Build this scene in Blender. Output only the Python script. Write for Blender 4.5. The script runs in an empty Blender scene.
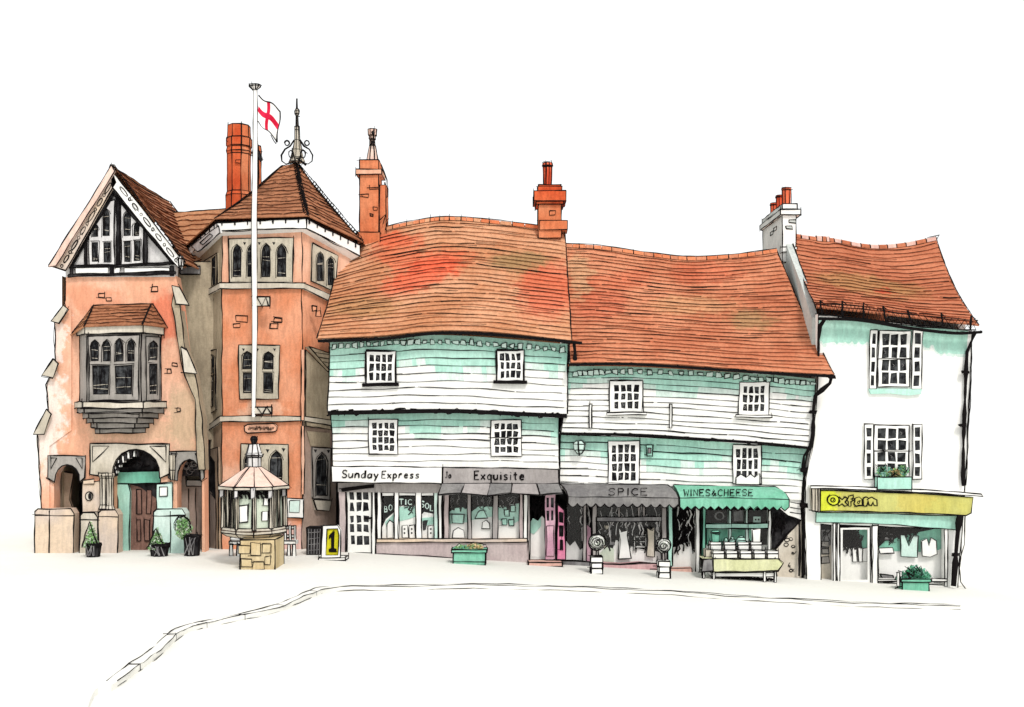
import bpy, math, random
from mathutils import Vector
from mathutils.geometry import tessellate_polygon

RND = random.Random(7)
scene = bpy.context.scene
COL = scene.collection

# ------------------------------------------------------------------ measuring
F, D, HZ = 1200.0, 40.0, 420.0            # focal length in px, camera distance, eye-level row
EYE = 142.0 / 30.0

def P(px, py, Y=0.0):
    s = (Y + D) / F
    return Vector(((px - 512.0) * s, Y, EYE - (py - HZ) * s))

def zg(X):                                 # the street falls gently to the right
    if X < -6: return 0.30
    if X > 15: return -0.90
    return 0.30 - 1.20 * (X + 6) / 21.0

def G(px, py, dz=0.0):                     # point of the pavement seen at a measured spot
    z = 0.0
    for _ in range(8):
        t = (EYE - z) * F / max(py - HZ, 1.0)
        z = zg((px - 512.0) * t / F) + dz
    return Vector(((px - 512.0) * t / F, t - D, z))

def FM(Y):                                 # frontal plane; d = distance in front of it
    def M(px, py, d=0.0):
        p = P(px, py, Y)
        return Vector((p.x, p.y - d, p.z))
    return M

def PM(a, b, c):                           # any plane through three points
    n = (b - a).cross(c - a).normalized()
    if n.y > 0: n = -n
    cam = Vector((0, -D, EYE))
    def M(px, py, d=0.0):
        r = Vector(((px - 512.0) / F, 1.0, -(py - HZ) / F))
        t = (a - cam).dot(n) / r.dot(n)
        return cam + r * t + n * d
    return M

# ------------------------------------------------------------------ materials
def lin(c):
    c = c / 255.0
    return c / 12.92 if c <= 0.04045 else ((c + 0.055) / 1.055) ** 2.4

GAIN = 0.92
def L(rgb, k=GAIN):
    return tuple(min(0.9, lin(c) * k) for c in rgb) + (1.0,)

MATS = {}
def wash(name, rgb, rgb2=None, scale=0.7, grain=0.10, blobs=(), rough=0.9, streak=None):
    """pigment that varies in two tones, with a fine grain; blobs = patches of another pigment (centre, radii, angle, colour)"""
    m = bpy.data.materials.new(name); m.use_nodes = True
    nt = m.node_tree; N = nt.nodes; K = nt.links
    bsdf = N['Principled BSDF']
    bsdf.inputs['Roughness'].default_value = rough
    bsdf.inputs['Specular IOR Level'].default_value = 0.08
    geo = N.new('ShaderNodeNewGeometry')
    def noise(sc, det, ro=0.55, vec=None):
        n = N.new('ShaderNodeTexNoise'); n.inputs['Scale'].default_value = sc
        n.inputs['Detail'].default_value = det; n.inputs['Roughness'].default_value = ro
        K.new(vec or geo.outputs['Position'], n.inputs['Vector']); return n
    def mix(a, b, fac, mode='MIX'):
        x = N.new('ShaderNodeMix'); x.data_type = 'RGBA'; x.blend_type = mode
        for s, v in ((x.inputs[0], fac), (x.inputs[6], a), (x.inputs[7], b)):
            if hasattr(v, 'is_output'): K.new(v, s)
            else: s.default_value = v
        return x.outputs[2]
    def rng(v, a, b, c=0.0, d=1.0):
        r = N.new('ShaderNodeMapRange'); r.interpolation_type = 'SMOOTHSTEP'
        K.new(v, r.inputs[0])
        for i, q in enumerate((a, b, c, d)): r.inputs[i + 1].default_value = q
        return r.outputs[0]
    col = L(rgb)
    if rgb2 is not None:
        col = mix(L(rgb), L(rgb2), rng(noise(scale, 4).outputs[0], 0.36, 0.64))
    for (c, rad, ang, bc, amt) in blobs:
        mp = N.new('ShaderNodeMapping'); mp.vector_type = 'TEXTURE'
        mp.inputs['Location'].default_value = c
        mp.inputs['Rotation'].default_value = (0, ang, 0)
        mp.inputs['Scale'].default_value = (rad[0], 40.0, rad[1])
        wob = N.new('ShaderNodeMix'); wob.data_type = 'VECTOR'; wob.inputs[0].default_value = 0.5
        nn = noise(2.6, 6, 0.7)
        va = N.new('ShaderNodeVectorMath'); va.operation = 'MULTIPLY_ADD'
        K.new(nn.outputs[1], va.inputs[0]); va.inputs[1].default_value = (2.2, 0, 1.0)
        va.inputs[2].default_value = (-1.1, 0, -0.5)
        vb = N.new('ShaderNodeVectorMath'); vb.operation = 'ADD'
        K.new(geo.outputs['Position'], vb.inputs[0]); K.new(va.outputs[0], vb.inputs[1])
        K.new(vb.outputs[0], mp.inputs[0])
        ln = N.new('ShaderNodeVectorMath'); ln.operation = 'LENGTH'
        K.new(mp.outputs[0], ln.inputs[0])
        f = rng(ln.outputs['Value'], 0.45, 1.05, amt, 0.0)
        col = mix(col, L(bc), f)
    g = noise(16.0, 6, 0.8)
    st = N.new('ShaderNodeMapping'); st.inputs['Scale'].default_value = (9.0, 9.0, 2.2)
    K.new(geo.outputs['Position'], st.inputs[0])
    g2 = noise(1.0, 3, 0.6, st.outputs[0])
    ad = N.new('ShaderNodeMath'); ad.operation = 'MULTIPLY_ADD'
    K.new(g2.outputs[0], ad.inputs[0]); ad.inputs[1].default_value = 0.6
    ad2 = N.new('ShaderNodeMath'); ad2.operation = 'MULTIPLY'; K.new(g.outputs[0], ad2.inputs[0]); ad2.inputs[1].default_value = 0.7
    K.new(ad2.outputs[0], ad.inputs[2])
    gv = rng(ad.outputs[0], 0.48, 0.82, 1.0 - grain * 1.5, 1.0 + grain * 0.9)
    cx = N.new('ShaderNodeCombineXYZ')
    for i in range(3): K.new(gv, cx.inputs[i])
    col = mix(col, cx.outputs[0], 1.0, 'MULTIPLY')
    K.new(col, bsdf.inputs['Base Color'])
    MATS[name] = m
    return m

def glass(name):
    m = bpy.data.materials.new(name); m.use_nodes = True
    nt = m.node_tree; nt.nodes.clear()
    o = nt.nodes.new('ShaderNodeOutputMaterial'); mx = nt.nodes.new('ShaderNodeMixShader')
    t = nt.nodes.new('ShaderNodeBsdfTransparent'); g = nt.nodes.new('ShaderNodeBsdfGlossy')
    g.inputs['Roughness'].default_value = 0.08
    mx.inputs[0].default_value = 0.03
    nt.links.new(t.outputs[0], mx.inputs[1]); nt.links.new(g.outputs[0], mx.inputs[2])
    nt.links.new(mx.outputs[0], o.inputs[0])
    MATS[name] = m

wash('ink', (22, 19, 20), None, grain=0.0)
wash('ink_brown', (62, 40, 32), None, grain=0.0)
wash('dark', (24, 23, 25), (58, 56, 58), 3.2, 0.3)
wash('pane_dark', (20, 20, 23), (74, 76, 78), 4.5, 0.3)
wash('white', (251, 250, 247), (244, 244, 240), 0.5, 0.03)
wash('paper', (240, 239, 233), (236, 235, 228), 0.25, 0.02)
wash('board_white', (251, 250, 246), (240, 240, 236), 0.6, 0.05)
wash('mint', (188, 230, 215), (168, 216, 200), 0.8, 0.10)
wash('mint_shade_edge', (226, 239, 233), (206, 229, 219), 0.9, 0.10)  # paler fringe of the painted mint shade
wash('mint_deep', (140, 202, 180), (116, 186, 162), 1.0, 0.12)
wash('mint_pale', (218, 238, 230), (202, 230, 220), 0.9, 0.08)
wash('brick_orange', (228, 160, 126), (218, 140, 102), 0.8, 0.12,
     blobs=((P(230, 500, 1.2), (1.2, 1.6), 0.0, (236, 196, 172), 0.7), (P(290, 540, 1.2), (1.2, 0.8), 0.0, (226, 196, 190), 0.8), (P(262, 412, 1.2), (1.0, 0.6), 0.0, (238, 194, 166), 0.7)))
wash('brick_pale', (236, 190, 164), (230, 172, 142), 0.5, 0.10)
wash('brick_wing', (234, 174, 142), (240, 190, 162), 0.45, 0.10,
     blobs=((P(165, 318, 0.3), (0.8, 1.2), 0.0, (228, 120, 88), 0.8), (P(90, 300, 0.3), (1.6, 0.7), 0.3, (226, 150, 116), 0.7), (P(48, 420, 0.3), (0.7, 2.6), 0.0, (250, 240, 232), 0.75), (P(56, 345, 0.3), (0.4, 1.4), 0.0, (250, 240, 232), 0.6), (P(140, 430, 0.3), (2.4, 0.5), 0.0, (214, 176, 146), 0.8), (P(185, 420, 0.3), (0.8, 1.6), 0.0, (190, 168, 138), 0.7)))
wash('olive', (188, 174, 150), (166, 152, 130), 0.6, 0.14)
wash('taupe', (196, 172, 146), (172, 150, 130), 0.5, 0.12)
wash('taupe_rose', (184, 164, 152), (170, 146, 132), 0.6, 0.12)
wash('stone_grey', (172, 166, 160), (150, 146, 140), 0.8, 0.14)
wash('stone_pale', (216, 208, 194), (196, 187, 170), 0.8, 0.10)
wash('stone_warm', (200, 192, 174), (178, 168, 150), 0.8, 0.14)
wash('stone_rose', (212, 196, 184), (224, 202, 178), 0.6, 0.10)
wash('gable_grey', (228, 226, 224), (208, 206, 206), 1.0, 0.12)
red = (224, 100, 66)
wash('tile_a', (214, 158, 122), (198, 136, 98), 0.5, 0.14, blobs=(
    (P(410, 262, 3.0), (1.9, 0.55), 0.25, red, 0.5), (P(436, 262, 2.5), (1.7, 0.65), -0.15, red, 0.35),
    (P(425, 275, 2.2), (1.9, 0.75), -0.45, (226, 96, 66), 0.75), (P(548, 290, 2.0), (1.4, 1.5), 0.5, (214, 100, 72), 0.7),
    (P(395, 240, 3.6), (1.3, 0.5), 0.1, red, 0.75), (P(520, 262, 2.8), (1.4, 0.5), 0.0, (158, 128, 88), 0.8),
    (P(365, 308, 1.0), (1.6, 0.5), 0.0, (186, 138, 96), 0.8)))
wash('tile_b', (210, 140, 106), (194, 118, 86), 0.5, 0.14, blobs=(
    (P(600, 305, 2.2), (1.4, 0.7), -0.3, (200, 92, 66), 0.5), (P(625, 280, 3.0), (1.5, 0.5), -0.2, (204, 92, 62), 0.4),
    (P(705, 272, 3.4), (1.7, 0.6), 0.0, (206, 92, 62), 0.4), (P(690, 305, 2.2), (2.0, 0.5), 0.0, (206, 152, 112), 0.8),
    (P(750, 320, 1.8), (1.0, 0.5), 0.0, (160, 132, 92), 0.7), (P(580, 275, 3.2), (0.5, 1.3), 0.0, (206, 160, 122), 0.8)))
wash('tile_c', (198, 124, 92), (180, 106, 76), 0.5, 0.14, blobs=(
    (P(870, 285, 2.5), (2.4, 0.6), 0.15, (176, 130, 86), 0.8), (P(890, 289, 1.5), (0.45, 0.2), 0.0, (206, 70, 52), 0.7)))
wash('tile_brown', (176, 120, 88), (154, 102, 74), 0.9, 0.18)
wash('tile_tan', (192, 138, 102), (174, 120, 86), 0.9, 0.16)
wash('chimney_red', (214, 104, 64), (202, 84, 48), 0.9, 0.16)
wash('chimney_orange', (222, 140, 100), (210, 118, 78), 0.9, 0.14)
wash('pot_red', (216, 84, 54), (226, 112, 78), 2.0, 0.16)
wash('awning_grey', (142, 140, 138), (122, 120, 120), 1.2, 0.14)
wash('fascia_grey', (176, 170, 168), (160, 154, 152), 0.9, 0.10)
wash('mauve', (200, 186, 184), (186, 170, 170), 0.8, 0.10)
wash('awning_green', (136, 200, 174), (114, 184, 154), 1.0, 0.12)
wash('planter_green', (138, 202, 176), (116, 186, 158), 1.5, 0.12)
wash('pink', (214, 178, 190), (202, 156, 176), 1.4, 0.12)
wash('hot_pink', (224, 142, 172), (214, 122, 158), 1.6, 0.12)
wash('step_peach', (226, 188, 174), (216, 172, 160), 1.0, 0.10)
wash('step_rose', (212, 176, 176), (198, 158, 160), 1.0, 0.12)
wash('yellow', (202, 200, 122), (196, 190, 104), 0.6, 0.10,
     blobs=((P(826, 500, 0), (0.6, 0.7), 0.0, (216, 224, 60), 0.9), (P(916, 505, 0), (0.8, 1.2), 0.2, (208, 190, 100), 0.6)))
wash('sign_yellow', (222, 216, 44), (206, 198, 40), 2.5, 0.12)
wash('door_brown', (150, 116, 104), (130, 98, 88), 1.2, 0.18)
wash('stone_tan', (216, 198, 160), (204, 182, 140), 1.4, 0.12)
wash('roof_rose', (238, 212, 198), (228, 194, 178), 0.9, 0.10)
wash('kiosk_green', (222, 230, 212), (206, 218, 200), 1.0, 0.08)
wash('render_grey', (206, 210, 206), (188, 194, 190), 0.6, 0.12)
wash('cloth_olive', (220, 221, 182), (206, 208, 162), 1.2, 0.10)
wash('foliage_pale', (150, 196, 128), (122, 172, 106), 4.0, 0.2)
wash('foliage_green', (78, 160, 112), (54, 132, 92), 4.0, 0.2)
wash('foliage_white', (236, 237, 232), (222, 224, 218), 3.0, 0.12)
wash('flag_red', (222, 44, 78), (206, 30, 62), 3.0, 0.08)
wash('grey_mid', (150, 148, 148), (116, 114, 116), 2.0, 0.2)
wash('flower_tan', (222, 196, 150), (206, 176, 120), 4.0, 0.15)
wash('pebble_beige', (226, 218, 204), (212, 202, 186), 0.9, 0.08)
glass('shop_glass')

# ------------------------------------------------------------------ mesh builder
class MB:
    def __init__(s):
        s.v = []; s.f = []; s.mi = []; s.ms = []
    def m(s, name):
        if name not in s.ms: s.ms.append(name)
        return s.ms.index(name)
    def face(s, pts, mat):
        b = len(s.v); s.v += [tuple(p) for p in pts]
        s.f.append(tuple(range(b, b + len(pts)))); s.mi.append(s.m(mat))
    # pen-thin dark edging, a real bead along the edge
    def ink(s, pts, r=0.018, jit=0.010, over=0.0, mat='ink', closed=False, sides=4, again=False):
        pts = [Vector(p) for p in pts]
        if closed: pts = pts + [pts[0]]
        if sides == 4 and jit > 0.0 and mat == 'ink' and r < 0.026 and len(pts) > 1 and not again:
            jit *= 1.35
            if RND.random() < 0.5:
                o = Vector((RND.uniform(-.022, .022), 0, RND.uniform(-.022, .022)))
                k0 = RND.randint(0, max(0, len(pts) // 3)); k1 = len(pts) - RND.randint(0, max(0, len(pts) // 3))
                if k1 - k0 > 1: s.ink([p + o for p in pts[k0:k1]], r * 0.6, jit * 1.7, 0.12, mat, False, 4, True)
        if over:
            a = pts[0] - pts[1]; b = pts[-1] - pts[-2]
            if a.length > 1e-6: pts[0] = pts[0] + a.normalized() * over * RND.random()
            if b.length > 1e-6: pts[-1] = pts[-1] + b.normalized() * over * RND.random()
        out = []
        for i in range(len(pts) - 1):
            d = (pts[i + 1] - pts[i]).length
            n = max(1, min(40, int(d / 0.22)))
            for k in range(n): out.append(pts[i].lerp(pts[i + 1], k / n))
        out.append(pts[-1])
        if len(out) < 2: return
        ph = [RND.uniform(0, 6.28) for _ in range(6)]; L_ = 0.0; q = []
        mi = s.m(mat)
        for i, p in enumerate(out):
            if i: L_ += (p - out[i - 1]).length
            w1 = math.sin(L_ * 2.3 + ph[0]) * 0.6 + math.sin(L_ * 6.1 + ph[1]) * 0.4
            w2 = math.sin(L_ * 2.0 + ph[2]) * 0.6 + math.sin(L_ * 5.3 + ph[3]) * 0.4
            rr = r * (1.0 + 0.28 * math.sin(L_ * 3.7 + ph[4]) + 0.18 * math.sin(L_ * 9.1 + ph[5]))
            q.append((p + Vector((w1 * jit, 0, w2 * jit)), rr))
        base = len(s.v); n = len(q)
        for i, (p, rr) in enumerate(q):
            t = (q[min(i + 1, n - 1)][0] - q[max(i - 1, 0)][0])
            t = t.normalized() if t.length > 1e-9 else Vector((1, 0, 0))
            up = Vector((0, 1, 0)) if abs(t.y) < 0.9 else Vector((0, 0, 1))
            a = t.cross(up).normalized(); b = t.cross(a)
            for k in range(sides):
                an = 2 * math.pi * k / sides
                s.v.append(tuple(p + a * (math.cos(an) * rr) + b * (math.sin(an) * rr)))
        for i in range(n - 1):
            for k in range(sides):
                k2 = (k + 1) % sides
                s.f.append((base + i * sides + k, base + i * sides + k2, base + (i + 1) * sides + k2, base + (i + 1) * sides + k))
                s.mi.append(mi)
    def tube(s, pts, r, mat, sides=10):
        s.ink(pts, r, 0.0, 0, mat, False, sides)
    # flat board with optional openings
    def plate(s, M, outer, holes=(), d0=-0.1, d1=0.0, mat='white', ink=0.018, side=None, hink=None, jit=0.01, edges=False):
        side = side or mat
        fr = [M(x, y, d1) for x, y in outer]; bk = [M(x, y, d0) for x, y in outer]
        if holes:
            loops = [fr] + [[M(x, y, d1) for x, y in h] for h in holes]
            flat = [p for lp in loops for p in lp]
            ux = (fr[1] - fr[0]).normalized()
            for tri in tessellate_polygon([[Vector(p) for p in lp] for lp in loops]):
                s.face([flat[i] for i in tri], mat)
        else:
            s.face(fr, mat)
        if not holes: s.face(bk[::-1], side)
        for lp_f, lp_b in [(fr, bk)] + [([M(x, y, d1) for x, y in h], [M(x, y, d0) for x, y in h]) for h in holes]:
            n = len(lp_f)
            for i in range(n):
                j = (i + 1) % n
                s.face([lp_f[i], lp_f[j], lp_b[j], lp_b[i]], side)
        if ink:
            s.ink(fr, ink, jit, closed=True)
            if edges:
                s.ink(bk, ink, jit, closed=True)
                for a, b in zip(fr, bk): s.ink([a, b], ink, jit)
            for h in holes: s.ink([M(x, y, d1) for x, y in h], hink or ink * 0.8, jit * 0.6, closed=True)
    def rect(s, M, x0, y0, x1, y1, d0=-0.1, d1=0.0, mat='white', ink=0.018, jx=0.0, **k):
        j = lambda: RND.uniform(-jx, jx)
        s.plate(M, [(x0 + j(), y0 + j()), (x1 + j(), y0 + j()), (x1 + j(), y1 + j()), (x0 + j(), y1 + j())], (), d0, d1, mat, ink, **k)
    def loft(s, rings, mat, cap=True, ink=0.018, closed=True, ringink=True, jit=0.008, mats=None, vink=True):
        n = len(rings[0])
        for a, b in zip(rings, rings[1:]):
            for i in range(n if closed else n - 1):
                j = (i + 1) % n
                s.face([a[i], a[j], b[j], b[i]], mats[i] if mats else mat)
        if cap:
            s.face(rings[0][::-1], mat); s.face(rings[-1], mat)
        if ink:
            if ringink:
                for r in rings: s.ink(r, ink, jit, closed=closed)
            if vink:
                for i in range(n): s.ink([r[i] for r in rings], ink, jit)
    def build(s, name, parent=None, root=None):
        base = Vector((0, 0, 0))
        r = parent
        while r is not None:
            base = Vector(r['_base']) if '_base' in r else base
            r = r.parent
        if parent is None and root is not None: base = Vector(root)
        me = bpy.data.meshes.new(name)
        me.from_pydata([(x - base.x, y - base.y, z - base.z) for x, y, z in s.v], [], s.f)
        for mn in s.ms: me.materials.append(MATS[mn])
        me.polygons.foreach_set('material_index', s.mi)
        me.update()
        o = bpy.data.objects.new(name, me); COL.objects.link(o)
        if parent is not None: o.parent = parent
        else: o.location = base
        return o

ROOTS = []
def thing(name, label, cat, base, group=None):
    o = bpy.data.objects.new(name, None); COL.objects.link(o)
    o.location = base; o['label'] = label; o['category'] = cat; o['_base'] = tuple(base)
    o.empty_display_size = 0.3
    if group: o['group'] = group
    ROOTS.append(o)
    return o
def tag(o, label, cat, group=None):
    o['label'] = label; o['category'] = cat
    if group: o['group'] = group
    return o
def struct(o):
    o['kind'] = 'structure'; return o

# ------------------------------------------------------------------ shape helpers
def lancet(cx, y0, y1, w, pt=0.30):
    """outline of a pointed light: top y0, bottom y1"""
    h = y1 - y0; sp = y0 + min(h * pt, w * 0.9); a = w / 2
    return [(cx - a, y1), (cx - a, sp), (cx - a * 0.72, sp - (sp - y0) * 0.55), (cx, y0), (cx + a * 0.72, sp - (sp - y0) * 0.55), (cx + a, sp), (cx + a, y1)]

def arch(x0, x1, yb, ys, yt, n=8):
    out = [(x0, yb)]
    cx = (x0 + x1) / 2; a = (x1 - x0) / 2
    for k in range(n + 1):
        t = math.pi * (1 - k / n)
        out.append((cx + a * math.cos(t), ys - (ys - yt) * math.sin(t) ** 0.85))
    out.append((x1, yb))
    return out

def lights(parent, M, outer, holes, d=0.10, mat='stone_grey', name='window', trefoil=()):
    """stone window: surround with pointed lights and dark leaded panes behind"""
    m = MB(); m.plate(M, outer, holes, 0.0, d, mat, 0.02, hink=0.014, jit=0.012)
    for (x, y, w) in trefoil:
        m.plate(M, [(x - w, y - w), (x + w, y - w * 0.8), (x, y + w)], (), d - 0.02, d + 0.004, 'dark', 0.0)
    for h in holes:
        cx = sum(x for x, _ in h) / len(h); cy = sum(y for _, y in h) / len(h); wd = max(x for x, _ in h) - min(x for x, _ in h)
        k = 1 + 2.6 / max(wd, 4)
        m.ink([M(cx + (x - cx) * k, cy + (y - cy) * (1 + 2.4 / 30), d + .004) for x, y in h[:-1]], 0.011, 0.012)
    fr = m.build(name, parent)
    p = MB()
    for h in holes:
        p.face([M(x, y, 0.035) for x, y in h], 'pane_dark')
        xs = [x for x, _ in h]; ys = [y for _, y in h]
        for k in range(3):
            x = RND.uniform(min(xs) + 1, max(xs) - 1)
            p.ink([M(x, min(ys) + 4, 0.045), M(x + RND.uniform(-1.5, 1.5), max(ys) - 2, 0.045)], 0.010, 0.03)
        for k in range(2):
            y = RND.uniform(min(ys) + 4, max(ys) - 1)
            p.ink([M(min(xs) + .6, y, 0.045), M(max(xs) - .6, y + RND.uniform(-1, 1), 0.045)], 0.008, 0.02, mat='stone_pale')
    p.build('pane', fr)
    return fr

def grid_frame(m, M, x0, y0, x1, y1, cols, rows, d0, d1, mat, sk=0.0, jx=0.5, ink=0.018):
    """frame with one opening per pane. cols / rows: pane intervals"""
    XS = [x0] + [v for c in cols for v in c] + [x1]
    YS = [y0] + [v for r in rows for v in r] + [y1]
    nx, ny = len(XS), len(YS)
    pt = {}
    for i in range(nx):
        for j in range(ny):
            jj = 0.0 if i in (0, nx - 1) or j in (0, ny - 1) else jx
            pt[i, j] = (XS[i] + sk * (YS[j] - y0) + RND.uniform(-jj, jj), YS[j] + RND.uniform(-jj, jj))
    for i in range(nx - 1):
        for j in range(ny - 1):
            q = [pt[i, j], pt[i + 1, j], pt[i + 1, j + 1], pt[i, j + 1]]
            if i % 2 == 1 and j % 2 == 1:
                for k in range(4):
                    a, b = q[k], q[(k + 1) % 4]
                    m.face([M(*a, d1), M(*b, d1), M(*b, d0), M(*a, d0)], mat)
            else:
                m.face([M(*p, d1) for p in q], mat)
    loop = [pt[0, 0], pt[nx - 1, 0], pt[nx - 1, ny - 1], pt[0, ny - 1]]
    for k in range(4):
        a, b = loop[k], loop[(k + 1) % 4]
        m.face([M(*a, d1), M(*b, d1), M(*b, d0), M(*a, d0)], mat)
    if ink: m.ink([M(*p, d1) for p in loop], ink, 0.012, closed=True)
    return [[pt[i, j], pt[i + 1, j], pt[i + 1, j + 1], pt[i, j + 1]] for i in range(1, nx - 1, 2) for j in range(1, ny - 1, 2)]

def split(a, b, n, bar):
    w = (b - a - bar * (n - 1)) / n
    return [(a + i * (w + bar), a + i * (w + bar) + w) for i in range(n)]

def sash(parent, M, x0, y0, x1, y1, nc, nr, heavy=False, sill=True, sk=0.0, border=3.0, bar=2.0, d=0.07, name='window', mid=False):
    m = MB()
    ir = 0.034 if heavy else 0.018
    cells = grid_frame(m, M, x0, y0, x1, y1, split(x0 + border, x1 - border, nc, bar), split(y0 + border, y1 - border, nr, bar), 0.0, d, 'white', sk, 0.7, ir)
    if mid:
        ym = (y0 + y1) / 2
        m.ink([M(x0 + sk * (ym - y0), ym, d), M(x1 + sk * (ym - y0), ym, d)], 0.016, 0.015, 0.06)
    fr = m.build(name, parent)
    p = MB(); p.face([M(x, y, 0.030) for x, y in ((x0 + 1, y0 + 1), (x1 - 1, y0 + 1), (x1 - 1 + sk * (y1 - y0), y1 - 1), (x0 + 1 + sk * (y1 - y0), y1 - 1))], 'pane_dark')
    for c in cells:
        cx = sum(q[0] for q in c) / 4; cy = sum(q[1] for q in c) / 4
        if RND.random() < 0.5:
            p.ink([M(cx - 1.2, cy - 1.5, 0.038), M(cx + 0.6, cy, 0.038), M(cx - 0.6, cy + 1.5, 0.038)], 0.010, 0.01, mat='grey_mid')
    p.build('pane', fr)
    if sill:
        b = MB(); s = sk * (y1 - y0)
        b.rect(M, x0 - 3 + s, y1 - 0.5, x1 + 3 + s, y1 + 2.0, 0.0, 0.16, 'ink' if heavy else 'white', 0.016)
        b.build('sill', fr)
    return fr

def poly_at(pts, u):
    n = len(pts) - 1
    x = min(max(u, 0.0), 1.0) * n; i = min(int(x), n - 1)
    a, b = pts[i], pts[i + 1]
    return a + (b - a) * (x - i)

def smooth(pts, n=24):
    """Catmull-Rom through the measured points"""
    pts = [Vector(p) for p in pts]; out = []
    q = [pts[0] * 2 - pts[1]] + pts + [pts[-1] * 2 - pts[-2]]
    k = len(pts) - 1
    for i in range(n + 1):
        x = i / n * k; j = min(int(x), k - 1); t = x - j
        a, b, c, d = q[j], q[j + 1], q[j + 2], q[j + 3]
        out.append(0.5 * ((2 * b) + (c - a) * t + (2 * a - 5 * b + 4 * c - d) * t * t + (3 * b - a - 3 * c + d) * t ** 3))
    return out

def roof(m, top, bot, n, mat, seg=28, lift=0.045, ink=0.0115, wob=0.26, sag=0.0, edge=True, inkmat='ink', vseg=None):
    """tiled slope in courses: each course lies over the next, a dark joint under each"""
    top = [Vector(p) for p in top]; bot = [Vector(p) for p in bot]
    nr = (poly_at(bot, 1) - poly_at(bot, 0)).cross(poly_at(top, 0.5) - poly_at(bot, 0.5)).normalized()
    if nr.z < 0: nr = -nr
    ph = [[RND.uniform(0, 6.28) for _ in range(3)] for _ in range(n + 1)]
    def S(i, u, up):
        v = i / n
        if 0 < i < n:
            a, b, c = ph[i]
            v += (math.sin(u * 9 + a) * 0.5 + math.sin(u * 21 + b) * 0.3 + math.sin(u * 43 + c) * 0.2) * wob / n
        p = poly_at(top, u).lerp(poly_at(bot, u), v)
        return p + nr * (up - sag * math.sin(math.pi * v) * 1.0)
    for i in range(n):
        for k in range(seg):
            u0, u1 = k / seg, (k + 1) / seg
            a, b = S(i, u0, 0), S(i, u1, 0); c, d = S(i + 1, u1, lift), S(i + 1, u0, lift)
            m.face([a, b, c, d], mat)
            m.face([d, c, S(i + 1, u1, -0.01), S(i + 1, u0, -0.01)], mat)
        if i < n - 1:
            cuts = [0.0] + sorted(RND.uniform(0.1, 0.9) for _ in range(RND.choice((1, 2, 3)))) + [1.0]
            for a, b in zip(cuts, cuts[1:]):
                b2 = b - RND.uniform(0.0, 0.02); a2 = a + RND.uniform(-0.004, 0.012)
                st = max(2, int((b2 - a2) * seg))
                m.ink([S(i + 1, a2 + (b2 - a2) * k / st, lift + 0.004) for k in range(st + 1)], ink * RND.choice((0.55, 0.7, 0.9, 1.2)), 0.008, mat=RND.choice(('ink_brown', inkmat)))
        for q in range(RND.choice((0, 0, 1, 2))):      # broken nibs of single tiles
            a = RND.uniform(0.03, 0.85); b = a + RND.uniform(0.04, 0.14)
            m.ink([(S(i, a + (b - a) * k / 5, lift * .6).lerp(S(i + 1, a + (b - a) * k / 5, lift * .6), .5)) + nr * .012 for k in range(6)], ink * .55, 0.008, mat='ink_brown')
    if edge:
        m.ink([S(i, 0, lift) for i in range(n + 1)], 0.018, 0.008)
        m.ink([S(i, 1, lift) for i in range(n + 1)], 0.018, 0.008)
        m.ink([S(0, k / seg, 0.02) for k in range(seg + 1)], 0.018, 0.012)
    return S

def boards(m, tl, tr, bl, br, top, bot, n, Y, mint, seg=26, lap=0.028, mids=None):
    """weatherboarding between two measured edge curves; mint(i, u) says where green overhang shade is painted"""
    T = smooth([P(x, y, Y) for x, y in top], seg); B = smooth([P(x, y, Y) for x, y in bot], seg)
    ph = [(RND.uniform(0, 6.28), RND.uniform(0, 6.28)) for _ in range(n + 1)]
    def S(i, u, d):
        v = i / n
        if 0 < i < n: v += (math.sin(u * 7 + ph[i][0]) * 0.6 + math.sin(u * 23 + ph[i][1]) * 0.4) * 0.17 / n
        p = poly_at(T, u).lerp(poly_at(B, u), v)
        return Vector((p.x, p.y - d, p.z))
    for i in range(n):
        e0 = RND.uniform(-0.004, 0.004); 
        for k in range(seg * 2):
            u0, u1 = k / (seg * 2), (k + 1) / (seg * 2)
            mt = ('board_white', 'mint_shade_edge', 'mint')[mint(i, (u0 + u1) / 2)]  # mint tones paint the shade below the overhang
            m.face([S(i, u0, 0.004), S(i, u1, 0.004), S(i + 1, u1, lap), S(i + 1, u0, lap)], mt)
            m.face([S(i + 1, u0, lap), S(i + 1, u1, lap), S(i + 1, u1, 0.0), S(i + 1, u0, 0.0)], mt)
        for u in (0, 1):
            m.face([S(i, u, 0.0), S(i, u, 0.004), S(i + 1, u, lap), S(i + 1, u, 0.0)], 'board_white')
        if i < n - 1:
            cuts = [0.0] + sorted(RND.uniform(0.08, 0.92) for _ in range(RND.choice((0, 1, 2)))) + [1.0]
            for a, b in zip(cuts, cuts[1:]):
                b2 = b - RND.uniform(0, 0.025); a2 = a + RND.uniform(-0.003, 0.003); st = max(3, int((b2 - a2) * 30))
                m.ink([S(i + 1, a2 + (b2 - a2) * q / st, lap) for q in range(st + 1)], 0.0105 * RND.uniform(0.7, 1.4), 0.006)
    m.ink([S(i, 0, 0.03) for i in range(n + 1)], 0.017, 0.012)
    m.ink([S(i, 1, 0.03) for i in range(n + 1)], 0.017, 0.012)
    # backing wall
    f = [poly_at(T, 0), poly_at(T, 1), poly_at(B, 1), poly_at(B, 0)]
    bk = [p + Vector((0, 7.8, 0)) for p in f]
    g = [p + Vector((0, 0.02, 0)) for p in f]
    m.face(bk, 'board_white')
    for i in range(4):
        m.face([g[i], g[(i + 1) % 4], bk[(i + 1) % 4], bk[i]], 'board_white')
    return S

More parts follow.
